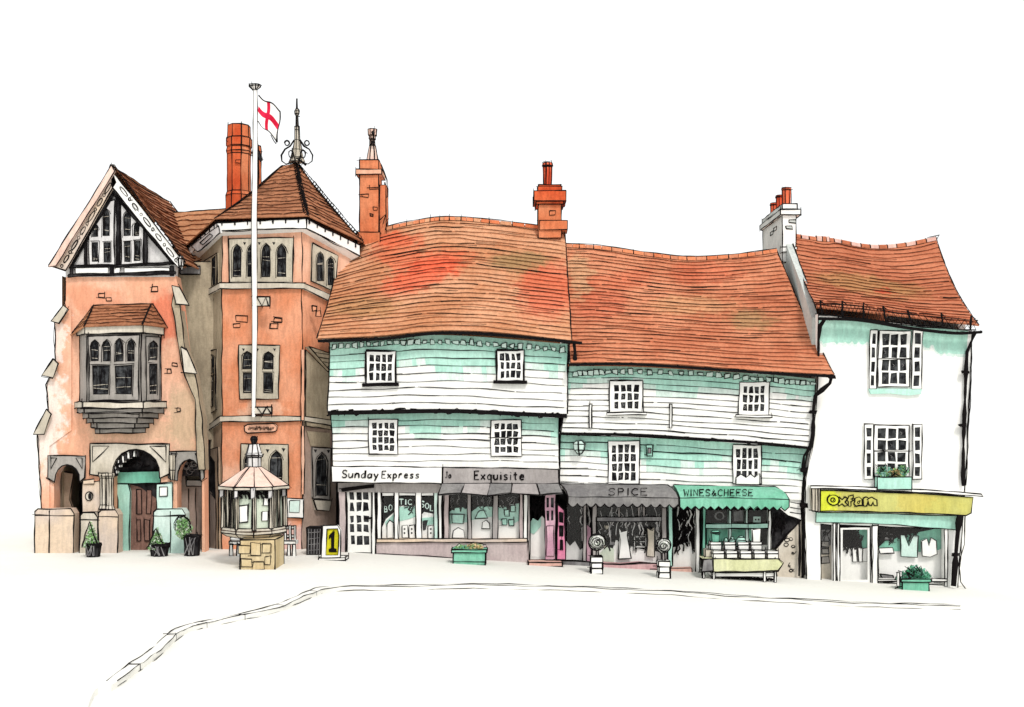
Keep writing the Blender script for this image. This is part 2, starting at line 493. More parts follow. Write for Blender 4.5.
def dentils(parent, top, Y, n, w, h, mat='mint_pale'):
    T = smooth([P(x, y, Y) for x, y in top], 60); m = MB()
    for k in range(n):
        c = poly_at(T, (k + 0.5) / n); s = (Y + D) / F
        ww, hh = w * s * RND.uniform(0.8, 1.15), h * s * RND.uniform(0.8, 1.15)
        j = lambda: RND.uniform(-0.03, 0.03)
        q = [(c.x - ww / 2 + j(), c.z + hh / 2 + j()), (c.x + ww / 2 + j(), c.z + hh / 2 + j()), (c.x + ww / 2 + j(), c.z - hh / 2 + j()), (c.x - ww / 2 + j(), c.z - hh / 2 + j())]
        m.plate(lambda x, z, d=0.0: Vector((x, Y - d, z)), q, (), 0.0, 0.10, mat, 0.014, jit=0.004)
    return m.build('dentil_course', parent)

def band(m, pts, Y, hpx, d0, d1, mat, scrib=True, r=0.02):
    """a painted shade strip or gutter following a measured line, with rough dark pen-like roughness"""
    T = smooth([P(x, y, Y) for x, y in pts], 40); s = (Y + D) / F; h = hpx * s
    for a, b in zip(T, T[1:]):
        A = [Vector((q.x, Y - d, q.z + z)) for q in (a, b) for d, z in ((d0, h / 2), (d1, h / 2), (d1, -h / 2), (d0, -h / 2))]
        for i in range(4):
            j = (i + 1) % 4
            m.face([A[i], A[j], A[4 + j], A[4 + i]], mat)
    if scrib:
        pts_ = []
        n = int((T[-1] - T[0]).length / 0.09)
        for k in range(n):
            p = poly_at(T, k / n)
            pts_.append(Vector((p.x + RND.uniform(-.05, .05), Y - d1 - 0.005, p.z + RND.uniform(-0.75, 0.75) * h)))
        m.ink(pts_, r, 0.0)
    else:
        m.ink([Vector((p.x, Y - d1, p.z + h / 2)) for p in T], 0.016, 0.008)
        m.ink([Vector((p.x, Y - d1, p.z - h / 2)) for p in T], 0.016, 0.008)

def scribble(m, M, x0, y0, x1, y1, n, d=0.0, r=0.018, mat='ink', vert=True, dep=0.05):
    """tangled hanging stems / cords"""
    for k in range(n):
        x = RND.uniform(x0, x1); a = RND.uniform(y0, y0 + (y1 - y0) * 0.35); b = RND.uniform(y0 + (y1 - y0) * 0.45, y1)
        st = RND.randint(4, 8); pts = []
        for q in range(st + 1):
            pts.append(M(min(max(x + RND.uniform(-2.2, 2.2), x0), x1), a + (b - a) * q / st + RND.uniform(-1.5, 1.5), d + RND.uniform(-dep, dep)))
        m.ink(pts, r * RND.uniform(0.6, 1.3), 0.01, mat=mat)

def bricks(m, M, spots, d=0.012, mat='brick_wing'):
    for (x, y, w, h) in spots:
        j = lambda: RND.uniform(-0.6, 0.6)
        m.plate(M, [(x + j(), y + j()), (x + w + j(), y + j()), (x + w + j(), y + h + j()), (x + j(), y + h + j())], (), 0.0, d, mat, 0.019, jit=0.006)

LET = {
 'S': [[(.9,.85),(.6,1),(.25,.95),(.1,.75),(.3,.55),(.7,.45),(.9,.25),(.7,.03),(.3,0),(.05,.15)]],
 's': [[(.8,.52),(.5,.6),(.2,.5),(.3,.35),(.7,.25),(.75,.1),(.45,0),(.1,.06)]],
 'u': [[(.1,.6),(.1,.2),(.3,0),(.6,.05),(.8,.25)],[(.8,.6),(.8,0)]],
 'n': [[(.1,.6),(.1,0)],[(.1,.4),(.35,.6),(.65,.58),(.8,.4),(.8,0)]],
 'd': [[(.75,.5),(.45,.6),(.15,.4),(.15,.12),(.4,0),(.75,.15)],[(.8,1),(.8,0)]],
 'a': [[(.75,.5),(.45,.6),(.15,.4),(.15,.12),(.4,0),(.75,.15)],[(.8,.6),(.8,0)]],
 'y': [[(.1,.6),(.45,.1)],[(.85,.6),(.3,-.35)]],
 'E': [[(.9,1),(.1,1),(.1,0),(.9,0)],[(.1,.52),(.7,.52)]],
 'x': [[(.1,.6),(.85,0)],[(.85,.6),(.1,0)]],
 'p': [[(.15,.6),(.15,-.4)],[(.15,.5),(.5,.6),(.8,.4),(.75,.1),(.45,0),(.15,.1)]],
 'r': [[(.15,.6),(.15,0)],[(.15,.4),(.4,.6),(.7,.58)]],
 'e': [[(.12,.32),(.8,.34),(.7,.55),(.4,.6),(.15,.4),(.15,.15),(.4,0),(.8,.08)]],
 'q': [[(.75,.5),(.45,.6),(.15,.4),(.15,.12),(.4,0),(.75,.12)],[(.8,.6),(.8,-.4)]],
 'i': [[(.4,.6),(.4,0)],[(.36,.82),(.46,.86)]],
 't': [[(.4,.9),(.4,.1),(.6,0)],[(.1,.6),(.75,.6)]],
 'o': [[(.45,.6),(.15,.4),(.15,.12),(.45,0),(.75,.15),(.75,.45),(.45,.6)]],
 'J': [[(.7,1),(.7,.2),(.4,0),(.1,.2)],[(.4,1),(.95,1)]],
 'P': [[(.15,0),(.15,1),(.7,.95),(.85,.75),(.7,.52),(.15,.48)]],
 'I': [[(.45,1),(.45,0)]],
 'C': [[(.9,.85),(.5,1),(.15,.75),(.1,.3),(.4,0),(.9,.12)]],
 'W': [[(.02,1),(.25,0),(.5,.7),(.75,0),(.98,1)]],
 'N': [[(.12,0),(.12,1),(.85,0),(.85,1)]],
 '&': [[(.9,0),(.25,.75),(.45,1),(.65,.8),(.15,.3),(.35,0),(.85,.4)]],
 'H': [[(.12,1),(.12,0)],[(.85,1),(.85,0)],[(.12,.5),(.85,.5)]],
 'O': [[(.5,1),(.12,.75),(.12,.25),(.5,0),(.88,.25),(.88,.75),(.5,1)]],
 'L': [[(.15,1),(.15,0),(.85,0)]],
 'T': [[(.5,1),(.5,0)],[(.05,1),(.95,1)]],
 'B': [[(.15,0),(.15,1),(.7,.92),(.7,.6),(.15,.52),(.8,.45),(.8,.08),(.15,0)]],
}
def write(m, M, text, x, y, w, h, d=0.02, r=0.016, mat='ink', slope=0.0, slant=0.0):
    """hand lettering in thin raised strokes; (x, y) = left end of the base line"""
    cx = x
    for ch in text:
        if ch in LET:
            k = 0.55 if ch in 'iI' else 1.0
            for st in LET[ch]:
                m.ink([M(cx + (a * k + slant * b) * w * 0.86, y + slope * (cx - x) - b * h, d) for a, b in st], r * RND.uniform(.85, 1.2), 0.004, mat=mat, again=True)
            cx += w * k
        else:
            cx += w * 0.6

def ngon(cx, cy, rx, ry, n=16, a0=0.0):
    return [(cx + rx * math.cos(a0 + 2 * math.pi * k / n), cy + ry * math.sin(a0 + 2 * math.pi * k / n)) for k in range(n)]

def ring(c, rx, ry, z, n=8, a0=0.0):
    return [Vector((c.x + rx * math.cos(a0 + 2 * math.pi * k / n), c.y + ry * math.sin(a0 + 2 * math.pi * k / n), z)) for k in range(n)]

def pxloft(m, cx, Y, levels, n, mat, a0=0.0, ink=0.016, mats=None, vink=True):
    """turned or faceted upright: levels = [(row, half width px)] from top to bottom, axis at depth Y"""
    s = (Y + D) / F; c = P(cx, 0, Y)
    rings = [ring(c, hw * s, hw * s, P(cx, y, Y).z, n, a0) for y, hw in levels]
    m.loft(rings, mat, True, ink, True, True, 0.006, mats, vink)

def boxat(m, x0, x1, y0, y1, z0, z1, mat, ink=0.016, jit=0.006):
    a = [Vector((x0, y0, z1)), Vector((x1, y0, z1)), Vector((x1, y1, z1)), Vector((x0, y1, z1))]
    b = [Vector((p.x, p.y, z0)) for p in a]
    m.loft([a, b], mat, True, ink, True, True, jit)

def leaves(m, c, rx, ry, rz, n, mats, size=0.07, shape='ball'):
    """small leaf faces filling a clipped bush"""
    k = 0
    while k < n:
        x, y, z = (RND.uniform(-1, 1) for _ in range(3))
        if shape == 'cone':
            t = (z + 1) / 2
            if math.hypot(x, y) > (1 - t) * 0.95 + 0.08: continue
        elif x * x + y * y + z * z > 1: continue
        k += 1
        p = Vector((c.x + x * rx, c.y + y * ry, c.z + z * rz))
        a = Vector((RND.gauss(0, 1), RND.gauss(0, 1), RND.gauss(0, 1))).normalized()
        b = a.cross(Vector((RND.gauss(0, 1), RND.gauss(0, 1), RND.gauss(0, 1)))).normalized()
        s = size * RND.uniform(0.6, 1.3)
        m.face([p - a * s, p + b * s * .5, p + a * s, p - b * s * .5], RND.choice(mats))

# ================================================================== street
def ground_sheet(name, pts_rows, mat, dz):
    pass

KERB = [(20, 1150), (88, 706), (115, 683), (160, 650), (185, 629), (215, 621), (250, 614), (285, 605), (315, 592), (335, 587.5), (400, 586.5), (480, 585), (560, 587), (660, 591), (730, 596), (800, 600), (880, 604), (965, 606), (1030, 607), (1120, 608)]
kerb_pts = [G(x, y) for x, y in KERB]
kerb_pts = [kerb_pts[0] + Vector((-0.5, -14, 0))] + kerb_pts + [Vector((40, kerb_pts[-1].y, zg(40))), Vector((300, kerb_pts[-1].y, zg(300)))]
KC = smooth(kerb_pts[1:-2], 120)
KC = [kerb_pts[0]] + KC + kerb_pts[-2:]
DROP = 0.11
m = MB()
XS = [-300, -60, -30] + [-16 + i * 1.0 for i in range(41)] + [40, 70, 300]
for a, b in zip(XS, XS[1:]):                # road: one sheet out to the horizon, under everything
    m.face([(a, -300, zg(a) - DROP), (b, -300, zg(b) - DROP), (b, 600, zg(b) - DROP), (a, 600, zg(a) - DROP)], 'paper')
struct(m.build('road'))
m = MB()
def nrm2(i):
    a = KC[max(i - 1, 0)]; b = KC[min(i + 1, len(KC) - 1)]
    t = (b - a); t.z = 0; t.normalize()
    return Vector((-t.y, t.x, 0))           # towards the pavement
inner = [p + nrm2(i) * 0.20 for i, p in enumerate(KC)]
# pavement: triangulated sheet between the kerb and far behind the houses, following the fall of the street
loop = [(p.x, p.y) for p in inner] + [(300, 500), (-300, 500), (-300, inner[0].y)]
grid_done = False
import bmesh
bm = bmesh.new()
bm.faces.new([bm.verts.new((x, y, 0)) for x, y in loop])
for X in XS[1:-1]:
    bmesh.ops.bisect_plane(bm, geom=bm.verts[:] + bm.edges[:] + bm.faces[:], plane_co=(X, 0, 0), plane_no=(1, 0, 0))
for v in bm.verts: v.co.z = zg(v.co.x)
bmesh.ops.triangulate(bm, faces=bm.faces[:])
me = bpy.data.meshes.new('pavement'); bm.to_mesh(me); bm.free()
me.materials.append(MATS['paper'])
po = bpy.data.objects.new('pavement', me); COL.objects.link(po); struct(po)
m = MB()
up = lambda p, d: Vector((p.x, p.y, zg(p.x) + d))
for i in range(len(KC) - 1):
    a, b = KC[i], KC[i + 1]; c, d = inner[i + 1], inner[i]
    m.face([up(a, 0.004), up(b, 0.004), up(c, 0.004), up(d, 0.004)], 'paper')
    m.face([up(a, 0.004), up(b, 0.004), up(b, -DROP), up(a, -DROP)], 'paper')
lo, hi = 2, len(KC) - 12
vis = [i for i in range(len(KC)) if -17 < KC[i].x < 13.6 and KC[i].y > G(116, 682).y]
m.ink([up(inner[i], 0.008) for i in vis], 0.011, 0.018, again=True)
m.ink([up(KC[i], 0.006) for i in vis], 0.010, 0.022, again=True)
m.ink([up(KC[i], -DROP + 0.004) for i in vis ], 0.009, 0.025, again=True)
for i in vis[3::7]:
    if KC[i].x < -4.6: m.ink([up(inner[i], 0.01), up(KC[i], 0.008), up(KC[i], -DROP)], 0.010, 0.008)
struct(m.build('kerb'))

# ================================================================== town hall: gabled wing, link, octagonal tower
YW, YT = 0.3, 1.2
base = G(190, 552)
hall = thing('town_hall', 'brick town hall with half timbered gable, stone oriel and polygonal stair tower', 'building', Vector((base.x, YW, zg(-12))))
W0 = FM(YW)
# --- wing wall with three real arch openings
m = MB()
A1 = arch(54, 84, 560, 482, 463); A2 = arch(113, 161, 560, 478, 448, 10); A3 = arch(177, 202, 560, 482, 458)
m.plate(W0, [(66, 276), (176, 276), (181, 305), (186, 350), (190, 375), (204, 440), (205, 562), (46, 562), (46, 420), (52, 400), (57, 360), (60, 318), (66, 300)],
        [A1, A2, A3], -0.55, 0.0, 'brick_wing', 0.0, hink=0.02)
m.ink([W0(*p) for p in ((66, 281), (65, 300), (66, 310))], 0.018, 0.02)
for sx0, sx1, sy0, sy1, mt in ((166, 184, 440, 520, 'taupe'),):
    pass
bricks(m, W0, [(99, 294, 6, 3.5), (106, 298, 6, 3), (152, 287, 6, 5), (64, 355, 5, 5), (67, 362, 4, 4), (172, 363, 5, 3), (168, 369, 3, 4), (50, 386, 4, 3), (55, 391, 5, 3), (177, 408, 4, 3), (66, 418, 3, 2)])
m.build('wing_wall', hall)
m = MB()                                   # rest of the wing behind the front wall
p0, p1 = P(62, 276, YW + 0.56), P(176, 276, YW + 0.56)
zb = zg(-14)
for q in ([(p0.x, YW + .56), (p0.x, YW + 7.5)], [(p1.x, YW + .56), (p1.x, YW + 7.5)], [(p0.x, YW + 7.5), (p1.x, YW + 7.5)]):
    (xa, ya), (xb, yb) = q
    m.face([(xa, ya, zb), (xb, yb, zb), (xb, yb, p0.z), (xa, ya, p0.z)], 'olive')
m.build('side_wall', hall)
# --- buttresses
for poly, caps in (
    ([(66, 308), (72, 310), (72, 430), (50, 446), (50, 552), (38, 552), (42, 508), (38, 432), (49, 412), (47, 384), (56, 366), (55, 322)],
     [[(66, 306), (71, 310), (62, 324), (54, 322)], [(56, 359), (61, 364), (56, 378), (44, 376)], [(49, 409), (54, 414), (47, 434), (36, 434)]]),
    ([(176, 290), (181, 306), (187, 350), (196, 374), (204, 420), (206, 470), (199, 470), (196, 400), (186, 376), (181, 352), (173, 306)],
     [[(174, 286), (181, 288), (191, 306), (178, 305)], [(183, 347), (189, 351), (199, 374), (186, 373)]])):
    m = MB()
    lf = poly[0][0] < 100
    m.plate(W0, poly, (), -0.4, 0.16 if not lf else 0.05, 'brick_wing' if lf else 'olive', 0.0 if lf else 0.018, jit=0.02)
    if lf: m.ink([W0(x, y, .06) for x, y in poly[5:] + [(66, 308)]], 0.018, 0.02)
    for c in caps: m.plate(W0, c, (), 0.16, 0.24, 'stone_pale', 0.02)
    m.build('buttress', hall)
# --- gable
m = MB()
m.plate(W0, [(113, 180), (176, 266), (175, 277), (66, 277), (66, 268)], (), -0.3, 0.04, 'gable_grey', 0.0)
gb = m.build('gable', hall)
m = MB()
T = FM(YW - 0.05)
for poly in ([(112, 192), (114.5, 195), (73, 266), (69, 268)], [(112, 192), (114, 192), (177, 264), (173.5, 265)], [(117, 198), (120, 200), (120.4, 264), (117.4, 264)],
             [(85, 240), (87.8, 237), (87.4, 266), (85, 266)], [(145, 229), (147.6, 232), (147.6, 265), (145, 265)], [(69, 266.2), (176, 262.6), (176, 264.6), (69, 268.4)], [(69, 274.6), (176, 271.6), (176, 274.2), (69, 277)]):
    m.plate(T, poly, (), -0.02, 0.08, 'dark', 0.02, jit=0.018)
for x in (110.5, 171, 70.5): m.rect(T, x, 266, x + 3, 276, 0, 0.07, 'dark', 0.012)
for x0, x1 in ((76, 109), (115, 121), (125, 170)): m.rect(T, x0, 268, x1, 273.5, 0, 0.06, 'white', 0.012)
m.build('timber_frame', gb)
lights(gb, FM(YW - 0.04), [(90, 232), (97, 220), (106, 203), (115, 200), (115, 266), (90, 267)],
       [lancet(96, 224, 237, 5), lancet(107, 209, 236, 6.6), [(92.6, 243), (98.8, 242.5), (98.4, 262), (93, 262)], [(104.4, 243), (111.4, 242.5), (111, 262), (104.8, 262)]], 0.08, 'gable_grey', 'gable_window')
lights(gb, FM(YW - 0.04), [(122, 200), (130, 206), (138, 218), (144, 228), (144, 265), (122, 265)],
       [lancet(128, 212, 236, 6.6), lancet(137.2, 223, 236, 5), [(125, 242), (131, 241.5), (130.7, 262), (125.2, 262)], [(134.8, 241.5), (140.7, 241), (140.5, 261), (134.8, 261)]], 0.08, 'gable_grey', 'gable_window')
# bargeboards
for side in (0, 1):
    m = MB(); B0 = FM(YW - 0.3)
    if side == 0:
        m.plate(B0, [(112, 172), (116, 182), (66, 270), (52, 266)], (), -0.10, 0.0, 'stone_rose', 0.02)
        n = 6; a, b = (112.5, 181), (62, 266)
    else:
        m.plate(B0, [(112, 170), (118, 178), (184, 262), (180, 270), (173, 262), (112, 187)], (), -0.10, 0.0, 'white', 0.02)
        n = 5; a, b = (118, 184), (176, 260)
    for k in range(n):
        t = (k + 0.5) / n; cx = a[0] + (b[0] - a[0]) * t; cy = a[1] + (b[1] - a[1]) * t
        an = math.atan2(b[1] - a[1], b[0] - a[0])
        slot = []
        for q in range(10):
            u = 2 * math.pi * q / 10; ex, ey = (6.0 if k % 2 == 0 else 4.5) * math.cos(u), 1.5 * math.sin(u)
            slot.append((cx + ex * math.cos(an) - ey * math.sin(an), cy + ex * math.sin(an) + ey * math.cos(an)))
        m.ink([B0(x, y, 0.012) for x, y in slot], 0.014, 0.004, closed=True)
        ux, uy = a[0] + (b[0] - a[0]) * (k + 1) / n, a[1] + (b[1] - a[1]) * (k + 1) / n
        m.ink([B0(x, y, 0.012) for x, y in ngon(ux, uy, 1.3, 1.6, 7)], 0.013, 0.003, closed=True)
    m.build('bargeboard', gb)
m = MB()                                   # apex knob and eave scrolls
pxloft(m, 112.5, YW - 0.3, [(165, 2.2), (168, 3.4), (172, 2.4)], 6, 'stone_grey', ink=0.02)
pxloft(m, 181, YW - 0.3, [(256, 1.6), (259, 3.0), (266, 2.2), (270, 1.0)], 6, 'white', ink=0.018)
m.build('gable_finial', gb)
# --- wing roof
a = P(114, 167, YW - 0.42); ab = a + Vector((0, 6.4, 0))
l0 = P(49, 266, YW - 0.42); r0 = P(185, 263, YW - 0.42)
m = MB()
roof(m, smooth([a, a + Vector((0, 3, -.12)), ab], 10), [r0, r0 + Vector((0, 6.4, 0))], 20, 'tile_brown', 16, 0.04, 0.011)
roof(m, [ab, a], [l0 + Vector((0, 6.4, 0)), l0], 12, 'tile_tan', 12, 0.04, 0.011)
m.plate(lambda x, y, d=0: Vector((P(x, y, YW - .42).x, YW - .42 - d, P(x, y, YW - .42).z)), [(112, 165), (115, 171), (56, 266), (48, 267)], (), -0.1, 0.02, 'roof_rose', 0.016)
m.build('wing_roof', hall)
# --- link between wing and tower
m = MB()
m.plate(FM(1.7), [(176, 262), (214, 262), (214, 560), (176, 560)], (), -0.4, 0.0, 'olive', 0.014)
m.rect(FM(1.6), 180, 266, 200, 274, -0.1, 0.0, 'grey_mid', 0.024)
m.build('link_wall', hall)
m = MB()
roof(m, [P(172, 213, 5.4), P(200, 211, 5.4), P(262, 206, 5.4)], [P(172, 268, 1.1), P(212, 267, 2.6)], 11, 'tile_tan', 14, 0.05, 0.012)
q0, q1 = P(172, 213, 5.4), P(262, 206, 5.4)
m.face([q0, q1, q1 + Vector((0, 4, -4)), q0 + Vector((0, 4, -4))], 'tile_tan')
m.build('link_roof', hall)
# --- porch interior, door
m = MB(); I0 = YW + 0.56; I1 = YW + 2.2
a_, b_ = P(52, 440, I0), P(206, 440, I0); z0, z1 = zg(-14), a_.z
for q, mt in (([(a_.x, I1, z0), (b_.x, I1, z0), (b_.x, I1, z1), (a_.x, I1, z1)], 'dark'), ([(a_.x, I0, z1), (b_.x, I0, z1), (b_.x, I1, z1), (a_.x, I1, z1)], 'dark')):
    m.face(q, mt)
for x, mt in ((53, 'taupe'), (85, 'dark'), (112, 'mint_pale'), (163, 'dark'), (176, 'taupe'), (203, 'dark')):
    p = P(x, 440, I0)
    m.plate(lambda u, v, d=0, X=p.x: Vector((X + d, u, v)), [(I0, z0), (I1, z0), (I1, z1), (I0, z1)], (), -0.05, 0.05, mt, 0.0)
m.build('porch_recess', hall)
m = MB()
m.plate(FM(YW + 0.75), [(52, 470), (73, 474), (70, 500), (75, 515), (78, 562), (52, 562)], (), -0.1, 0, 'taupe', 0.018, jit=0.02)
m.build('porch_screen', hall); m = MB()
m.plate(FM(YW + 0.9), [(186, 484), (204, 484), (204, 562), (176, 562), (176, 455), (186, 458)], (), -0.1, 0, 'taupe_rose', 0.018)
for x in (189, 196): m.ink([P(x, 488, YW + .79), P(x, 548, YW + .79)], 0.014, 0.02)
m.rect(FM(YW + .8), 187, 480, 203, 486, 0, 0.05, 'stone_grey', 0.018)
m.build('porch_screen', hall)
m = MB()                                   # dark plates and strokes painting the shade in the arch heads
for k in range(34):
    x = RND.uniform(122, 158); y = RND.uniform(452, 470)
    m.ink([P(x, y, YW + .5), P(x + RND.uniform(-4, 4), y + RND.uniform(-3, 3), YW + .5), P(x + RND.uniform(-4, 4), y + RND.uniform(-3, 3), YW + .5)], 0.02, 0.01)
m.plate(FM(YW + 0.6), [(112, 448), (164, 448), (164, 473), (112, 473)], (), -0.05, 0.0, 'dark', 0.0)
m.plate(FM(YW + 0.6), [(176, 456), (204, 456), (204, 476), (176, 476)], (), -0.05, 0.0, 'dark', 0.0)
for k in range(8):
    m.ink([P(x, y, YW + .52) for x, y in ngon(190 + RND.uniform(-5, 5), 467 + RND.uniform(-5, 5), 3, 3, 7)], 0.014, 0.01, mat='grey_mid')
m.build('arch_head_shade', hall)
m = MB()
m.plate(FM(YW + 0.45), [(114, 472), (161, 471), (161, 483), (114, 484)], (), -0.15, 0, 'mint_deep', 0.018)
m.plate(FM(YW + 0.45), [(114, 484), (128, 484), (130, 492), (129, 562), (119, 562), (118, 500)], (), -0.15, 0, 'mint', 0.018)
m.build('door_surround', hall)
m = MB(); DM = FM(YW + 0.62)
m.plate(DM, [(128, 484), (160, 484), (158, 562), (129, 562)], (), -0.1, 0, 'door_brown', 0.02)
for x0, x1, y0, y1 in ((137, 142, 490, 514), (147, 151.5, 490, 514), (137, 141, 520, 541), (145, 150, 520, 541)):
    m.rect(DM, x0, y0, x1, y1, 0.0, 0.03, 'door_brown', 0.016, 0.5)
m.plate(DM, [(129, 484), (160, 484), (159, 500), (150, 494), (140, 487)], (), 0.0, 0.012, 'dark', 0.0)
dr = m.build('door', hall)
# stone spandrel frames round the arches
for outer, hole, d in (([(49, 456), (84, 455), (84, 500), (79, 500), (52, 500), (49, 474)], None, 0.05),):
    pass
def spandrel(x0, x1, yt, yb, ar, mat, d=0.08):
    m = MB()
    cx = (x0 + x1) / 2
    inner_ = ar[1:-1]
    pts = [(x0, yb), (x0, yt), (x1, yt), (x1, yb)] + [(min(p[0], x1 - .5), p[1]) for p in inner_[::-1]]
    pts = [p for p in pts]
    m.plate(W0, pts, (), 0.0, d, mat, 0.02, jit=0.015)
    for s in (1, -1):
        ex = x0 if s == 1 else x1
        w = (x1 - x0) * 0.24
        m.plate(W0, [(ex + s * 3, yt + 2.5), (ex + s * w, yt + 2.5), (ex + s * 3, yt + (yb - yt) * 0.6)], (), d, d + 0.02, mat, 0.016)
    m.build('archway', hall)
spandrel(49, 86, 455.5, 478, arch(55, 81, 478, 482, 465), 'stone_grey')
spandrel(91, 170, 443.5, 474, arch(113, 161, 474, 478, 449, 10), 'stone_pale', 0.10)
spandrel(169, 205, 451, 478, arch(178, 201, 478, 481, 459), 'stone_grey')
m = MB()
for k in range(11):                        # carved ribs under the left half of the great arch
    t = math.pi * (0.94 - 0.045 * k)
    m.rect(W0, 137 + 22 * math.cos(t) - 1, 475 - 24 * math.sin(t) - 1, 137 + 22 * math.cos(t) + 1.3, 475 - 24 * math.sin(t) + 6, -0.2, 0.04, 'white' if k % 2 else 'dark', 0.010, 0.5)
m.build('arch_ribs', hall)
for x, w in ((103.5, 3.4), (110, 3.2)):
    m = MB(); pxloft(m, x, YW - 0.12, [(473, w + 1.5), (476, w + 1.5), (478, w), (505, w), (509, w + 1.5)], 8, 'stone_pale', ink=0.014); m.build('colonnette', hall)
m = MB(); pxloft(m, 172, YW - 0.12, [(455, 3), (470, 3), (480, 2)], 6, 'stone_pale', ink=0.014)
m.build('colonnette', hall)
m = MB()
m.plate(W0, [(83, 482), (101, 481), (101, 512), (83, 512)], (), 0.0, 0.06, 'stone_rose', 0.016)
m.plate(W0, [(84, 480), (95, 479), (95, 484), (84, 484)], (), 0.06, 0.10, 'stone_rose', 0.016)
m.plate(W0, ngon(90, 496, 3.6, 4.4, 12), (), 0.06, 0.10, 'stone_pale', 0.018)
m.plate(W0, ngon(91, 496, 1.8, 3.4, 10), (), 0.10, 0.115, 'dark', 0.0)
m.build('pier_panel', hall); m = MB()
m.plate(W0, [(157, 483), (173, 482), (173, 512), (157, 512)], (), 0.0, 0.06, 'mint_pale', 0.018)
m.rect(W0, 160, 487, 168, 496, 0.06, 0.085, 'white', 0.018)
m.build('pier_panel', hall)
for x0, x1, y0, y1, mt, xm in ((38, 77, 508, 554, 'stone_rose', 53), (83, 101, 512, 554, 'stone_pale', None), (101, 121, 509, 554, 'stone_rose', None), (155, 188, 508, 554, 'mint_pale', 173)):
    m = MB()
    m.plate(W0, [(x0 + 1, y0 + 3), (x0 + 4, y0), (x1 - 3, y0), (x1, y0 + 5), (x1, y1 + 6), (x0, y1 + 6)], (), -0.2, 0.32, mt, 0.02, jit=0.014)
    m.ink([W0(x0 + 1, y0 + 7, 0.325), W0(x1, y0 + 7, 0.325)], 0.016, 0.012)
    m.ink([W0(x0, y1 - 0.5, 0.325), W0(x1, y1 - 0.2, 0.325)], 0.018, 0.01)
    if xm: m.ink([W0(xm, y0 + 2, 0.325), W0(xm, y1, 0.325)], 0.016, 0.012)
    m.build('plinth', hall)
# --- oriel
YO = YW - 0.95
m = MB()
cs = [(80, YW), (87, YO), (141, YO), (161, YW)]
def oring(rows, grow=0.0):
    return [P(x + g * grow, r, y - abs(grow) * 0.02) for (x, y), r, g in zip(cs, rows, (-1, -0.7, 0.7, 1))]
m.loft([oring((335, 333, 333, 334)), oring((402, 404, 404, 402))], 'stone_grey', False, 0.02, False)
m.face([P(80, 404, YW), P(87, 404, YO), P(141, 404, YO), P(161, 404, YW)], 'stone_grey')
m.loft([oring((329, 326, 325, 327), 3), oring((336, 334, 333, 335), 3)], 'stone_pale', False, 0.018, False)
ori = m.build('oriel_window', hall)
m = MB()
steps = [(402, 408, 6), (408, 413, 3), (413, 418, -3), (418, 423, -8), (423, 428, -13), (428, 433, -17)]
for y0, y1, g in steps:
    k = max(0.15, 1.0 + g / 22.0)
    rr = [[P(120 + (x - 120) * (1 + g / 45.0), y, YW + (yy - YW) * k) for x, yy in cs] for y in (y0, y1)]
    m.loft(rr, 'stone_grey' if y0 > 407 else 'stone_pale', False, 0.018, False, jit=0.016)
    m.face(rr[1], 'stone_grey'); m.face(rr[0], 'stone_grey')
m.build('corbel', ori)
m = MB()
tl, tr = P(94, 306, YW - 0.02), P(151, 304, YW - 0.02)
e0, e1, e2, e3 = P(71, 336, YW - 0.02), P(84, 327, YO - 0.15), P(142, 325, YO - 0.15), P(167, 328, YW - 0.02)
roof(m, [tl, tr], [e1, e2], 7, 'tile_brown', 14, 0.03, 0.010)
roof(m, [tr, tr + Vector((0.02, 0, 0))], [e2, e3], 6, 'tile_brown', 8, 0.03, 0.010)
roof(m, [tl - Vector((.02, 0, 0)), tl], [e0, e1], 6, 'tile_tan', 8, 0.03, 0.010)
m.build('oriel_roof', ori)
OF = FM(YO)
lights(ori, OF, [(89, 336), (140, 335), (139, 400), (90, 401)],
       [lancet(95.6, 340, 361, 7), lancet(107.4, 340, 361, 7), lancet(119.6, 339, 361, 7), lancet(131.6, 339, 361, 7),
        [(93, 366), (110, 366), (109, 394), (94, 394)], [(116, 366), (133, 365), (132, 394), (117, 394)]], 0.07, 'stone_grey', 'oriel_light')
for k, (x0, x1) in enumerate(((93, 110), (116, 133))):
    pass
OR = PM(P(141, 333, YO), P(161, 334, YW), P(161, 402, YW))
lights(ori, OR, [(145, 337), (158.5, 337), (158.5, 400), (145, 401)], [lancet(151.8, 341, 360, 7.5), [(148, 364), (155.5, 364), (155, 394), (148.5, 394)]], 0.05, 'stone_grey', 'oriel_light')
# --- tower
def tring(ya, yb, yc, yd, g=0.0):
    pts = [P(195, ya, 2.8), P(222, yb, YT), P(302, yc, YT), P(352, yd, 2.9)]
    c = P(262, 0, 3.6)
    for p in pts:
        v = Vector((p.x - c.x, p.y - c.y, 0)).normalized()
        p += v * g
    bk = [Vector((pts[3].x, 6.4, pts[3].z)), Vector((pts[0].x, 6.4, pts[0].z))]
    return pts + bk
R_top, R_1, R_2, R_0 = tring(244, 226, 222, 244), tring(304, 287, 287, 312), tring(442, 421, 420, 430), tring(560, 560, 560, 560)
m = MB()
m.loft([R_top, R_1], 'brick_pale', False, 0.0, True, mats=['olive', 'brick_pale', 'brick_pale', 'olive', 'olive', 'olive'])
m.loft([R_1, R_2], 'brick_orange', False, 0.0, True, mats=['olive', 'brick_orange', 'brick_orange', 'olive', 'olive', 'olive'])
m.loft([R_2, R_0], 'brick_orange', False, 0.0, True, mats=['taupe', 'brick_orange', 'taupe_rose', 'olive', 'olive', 'olive'])
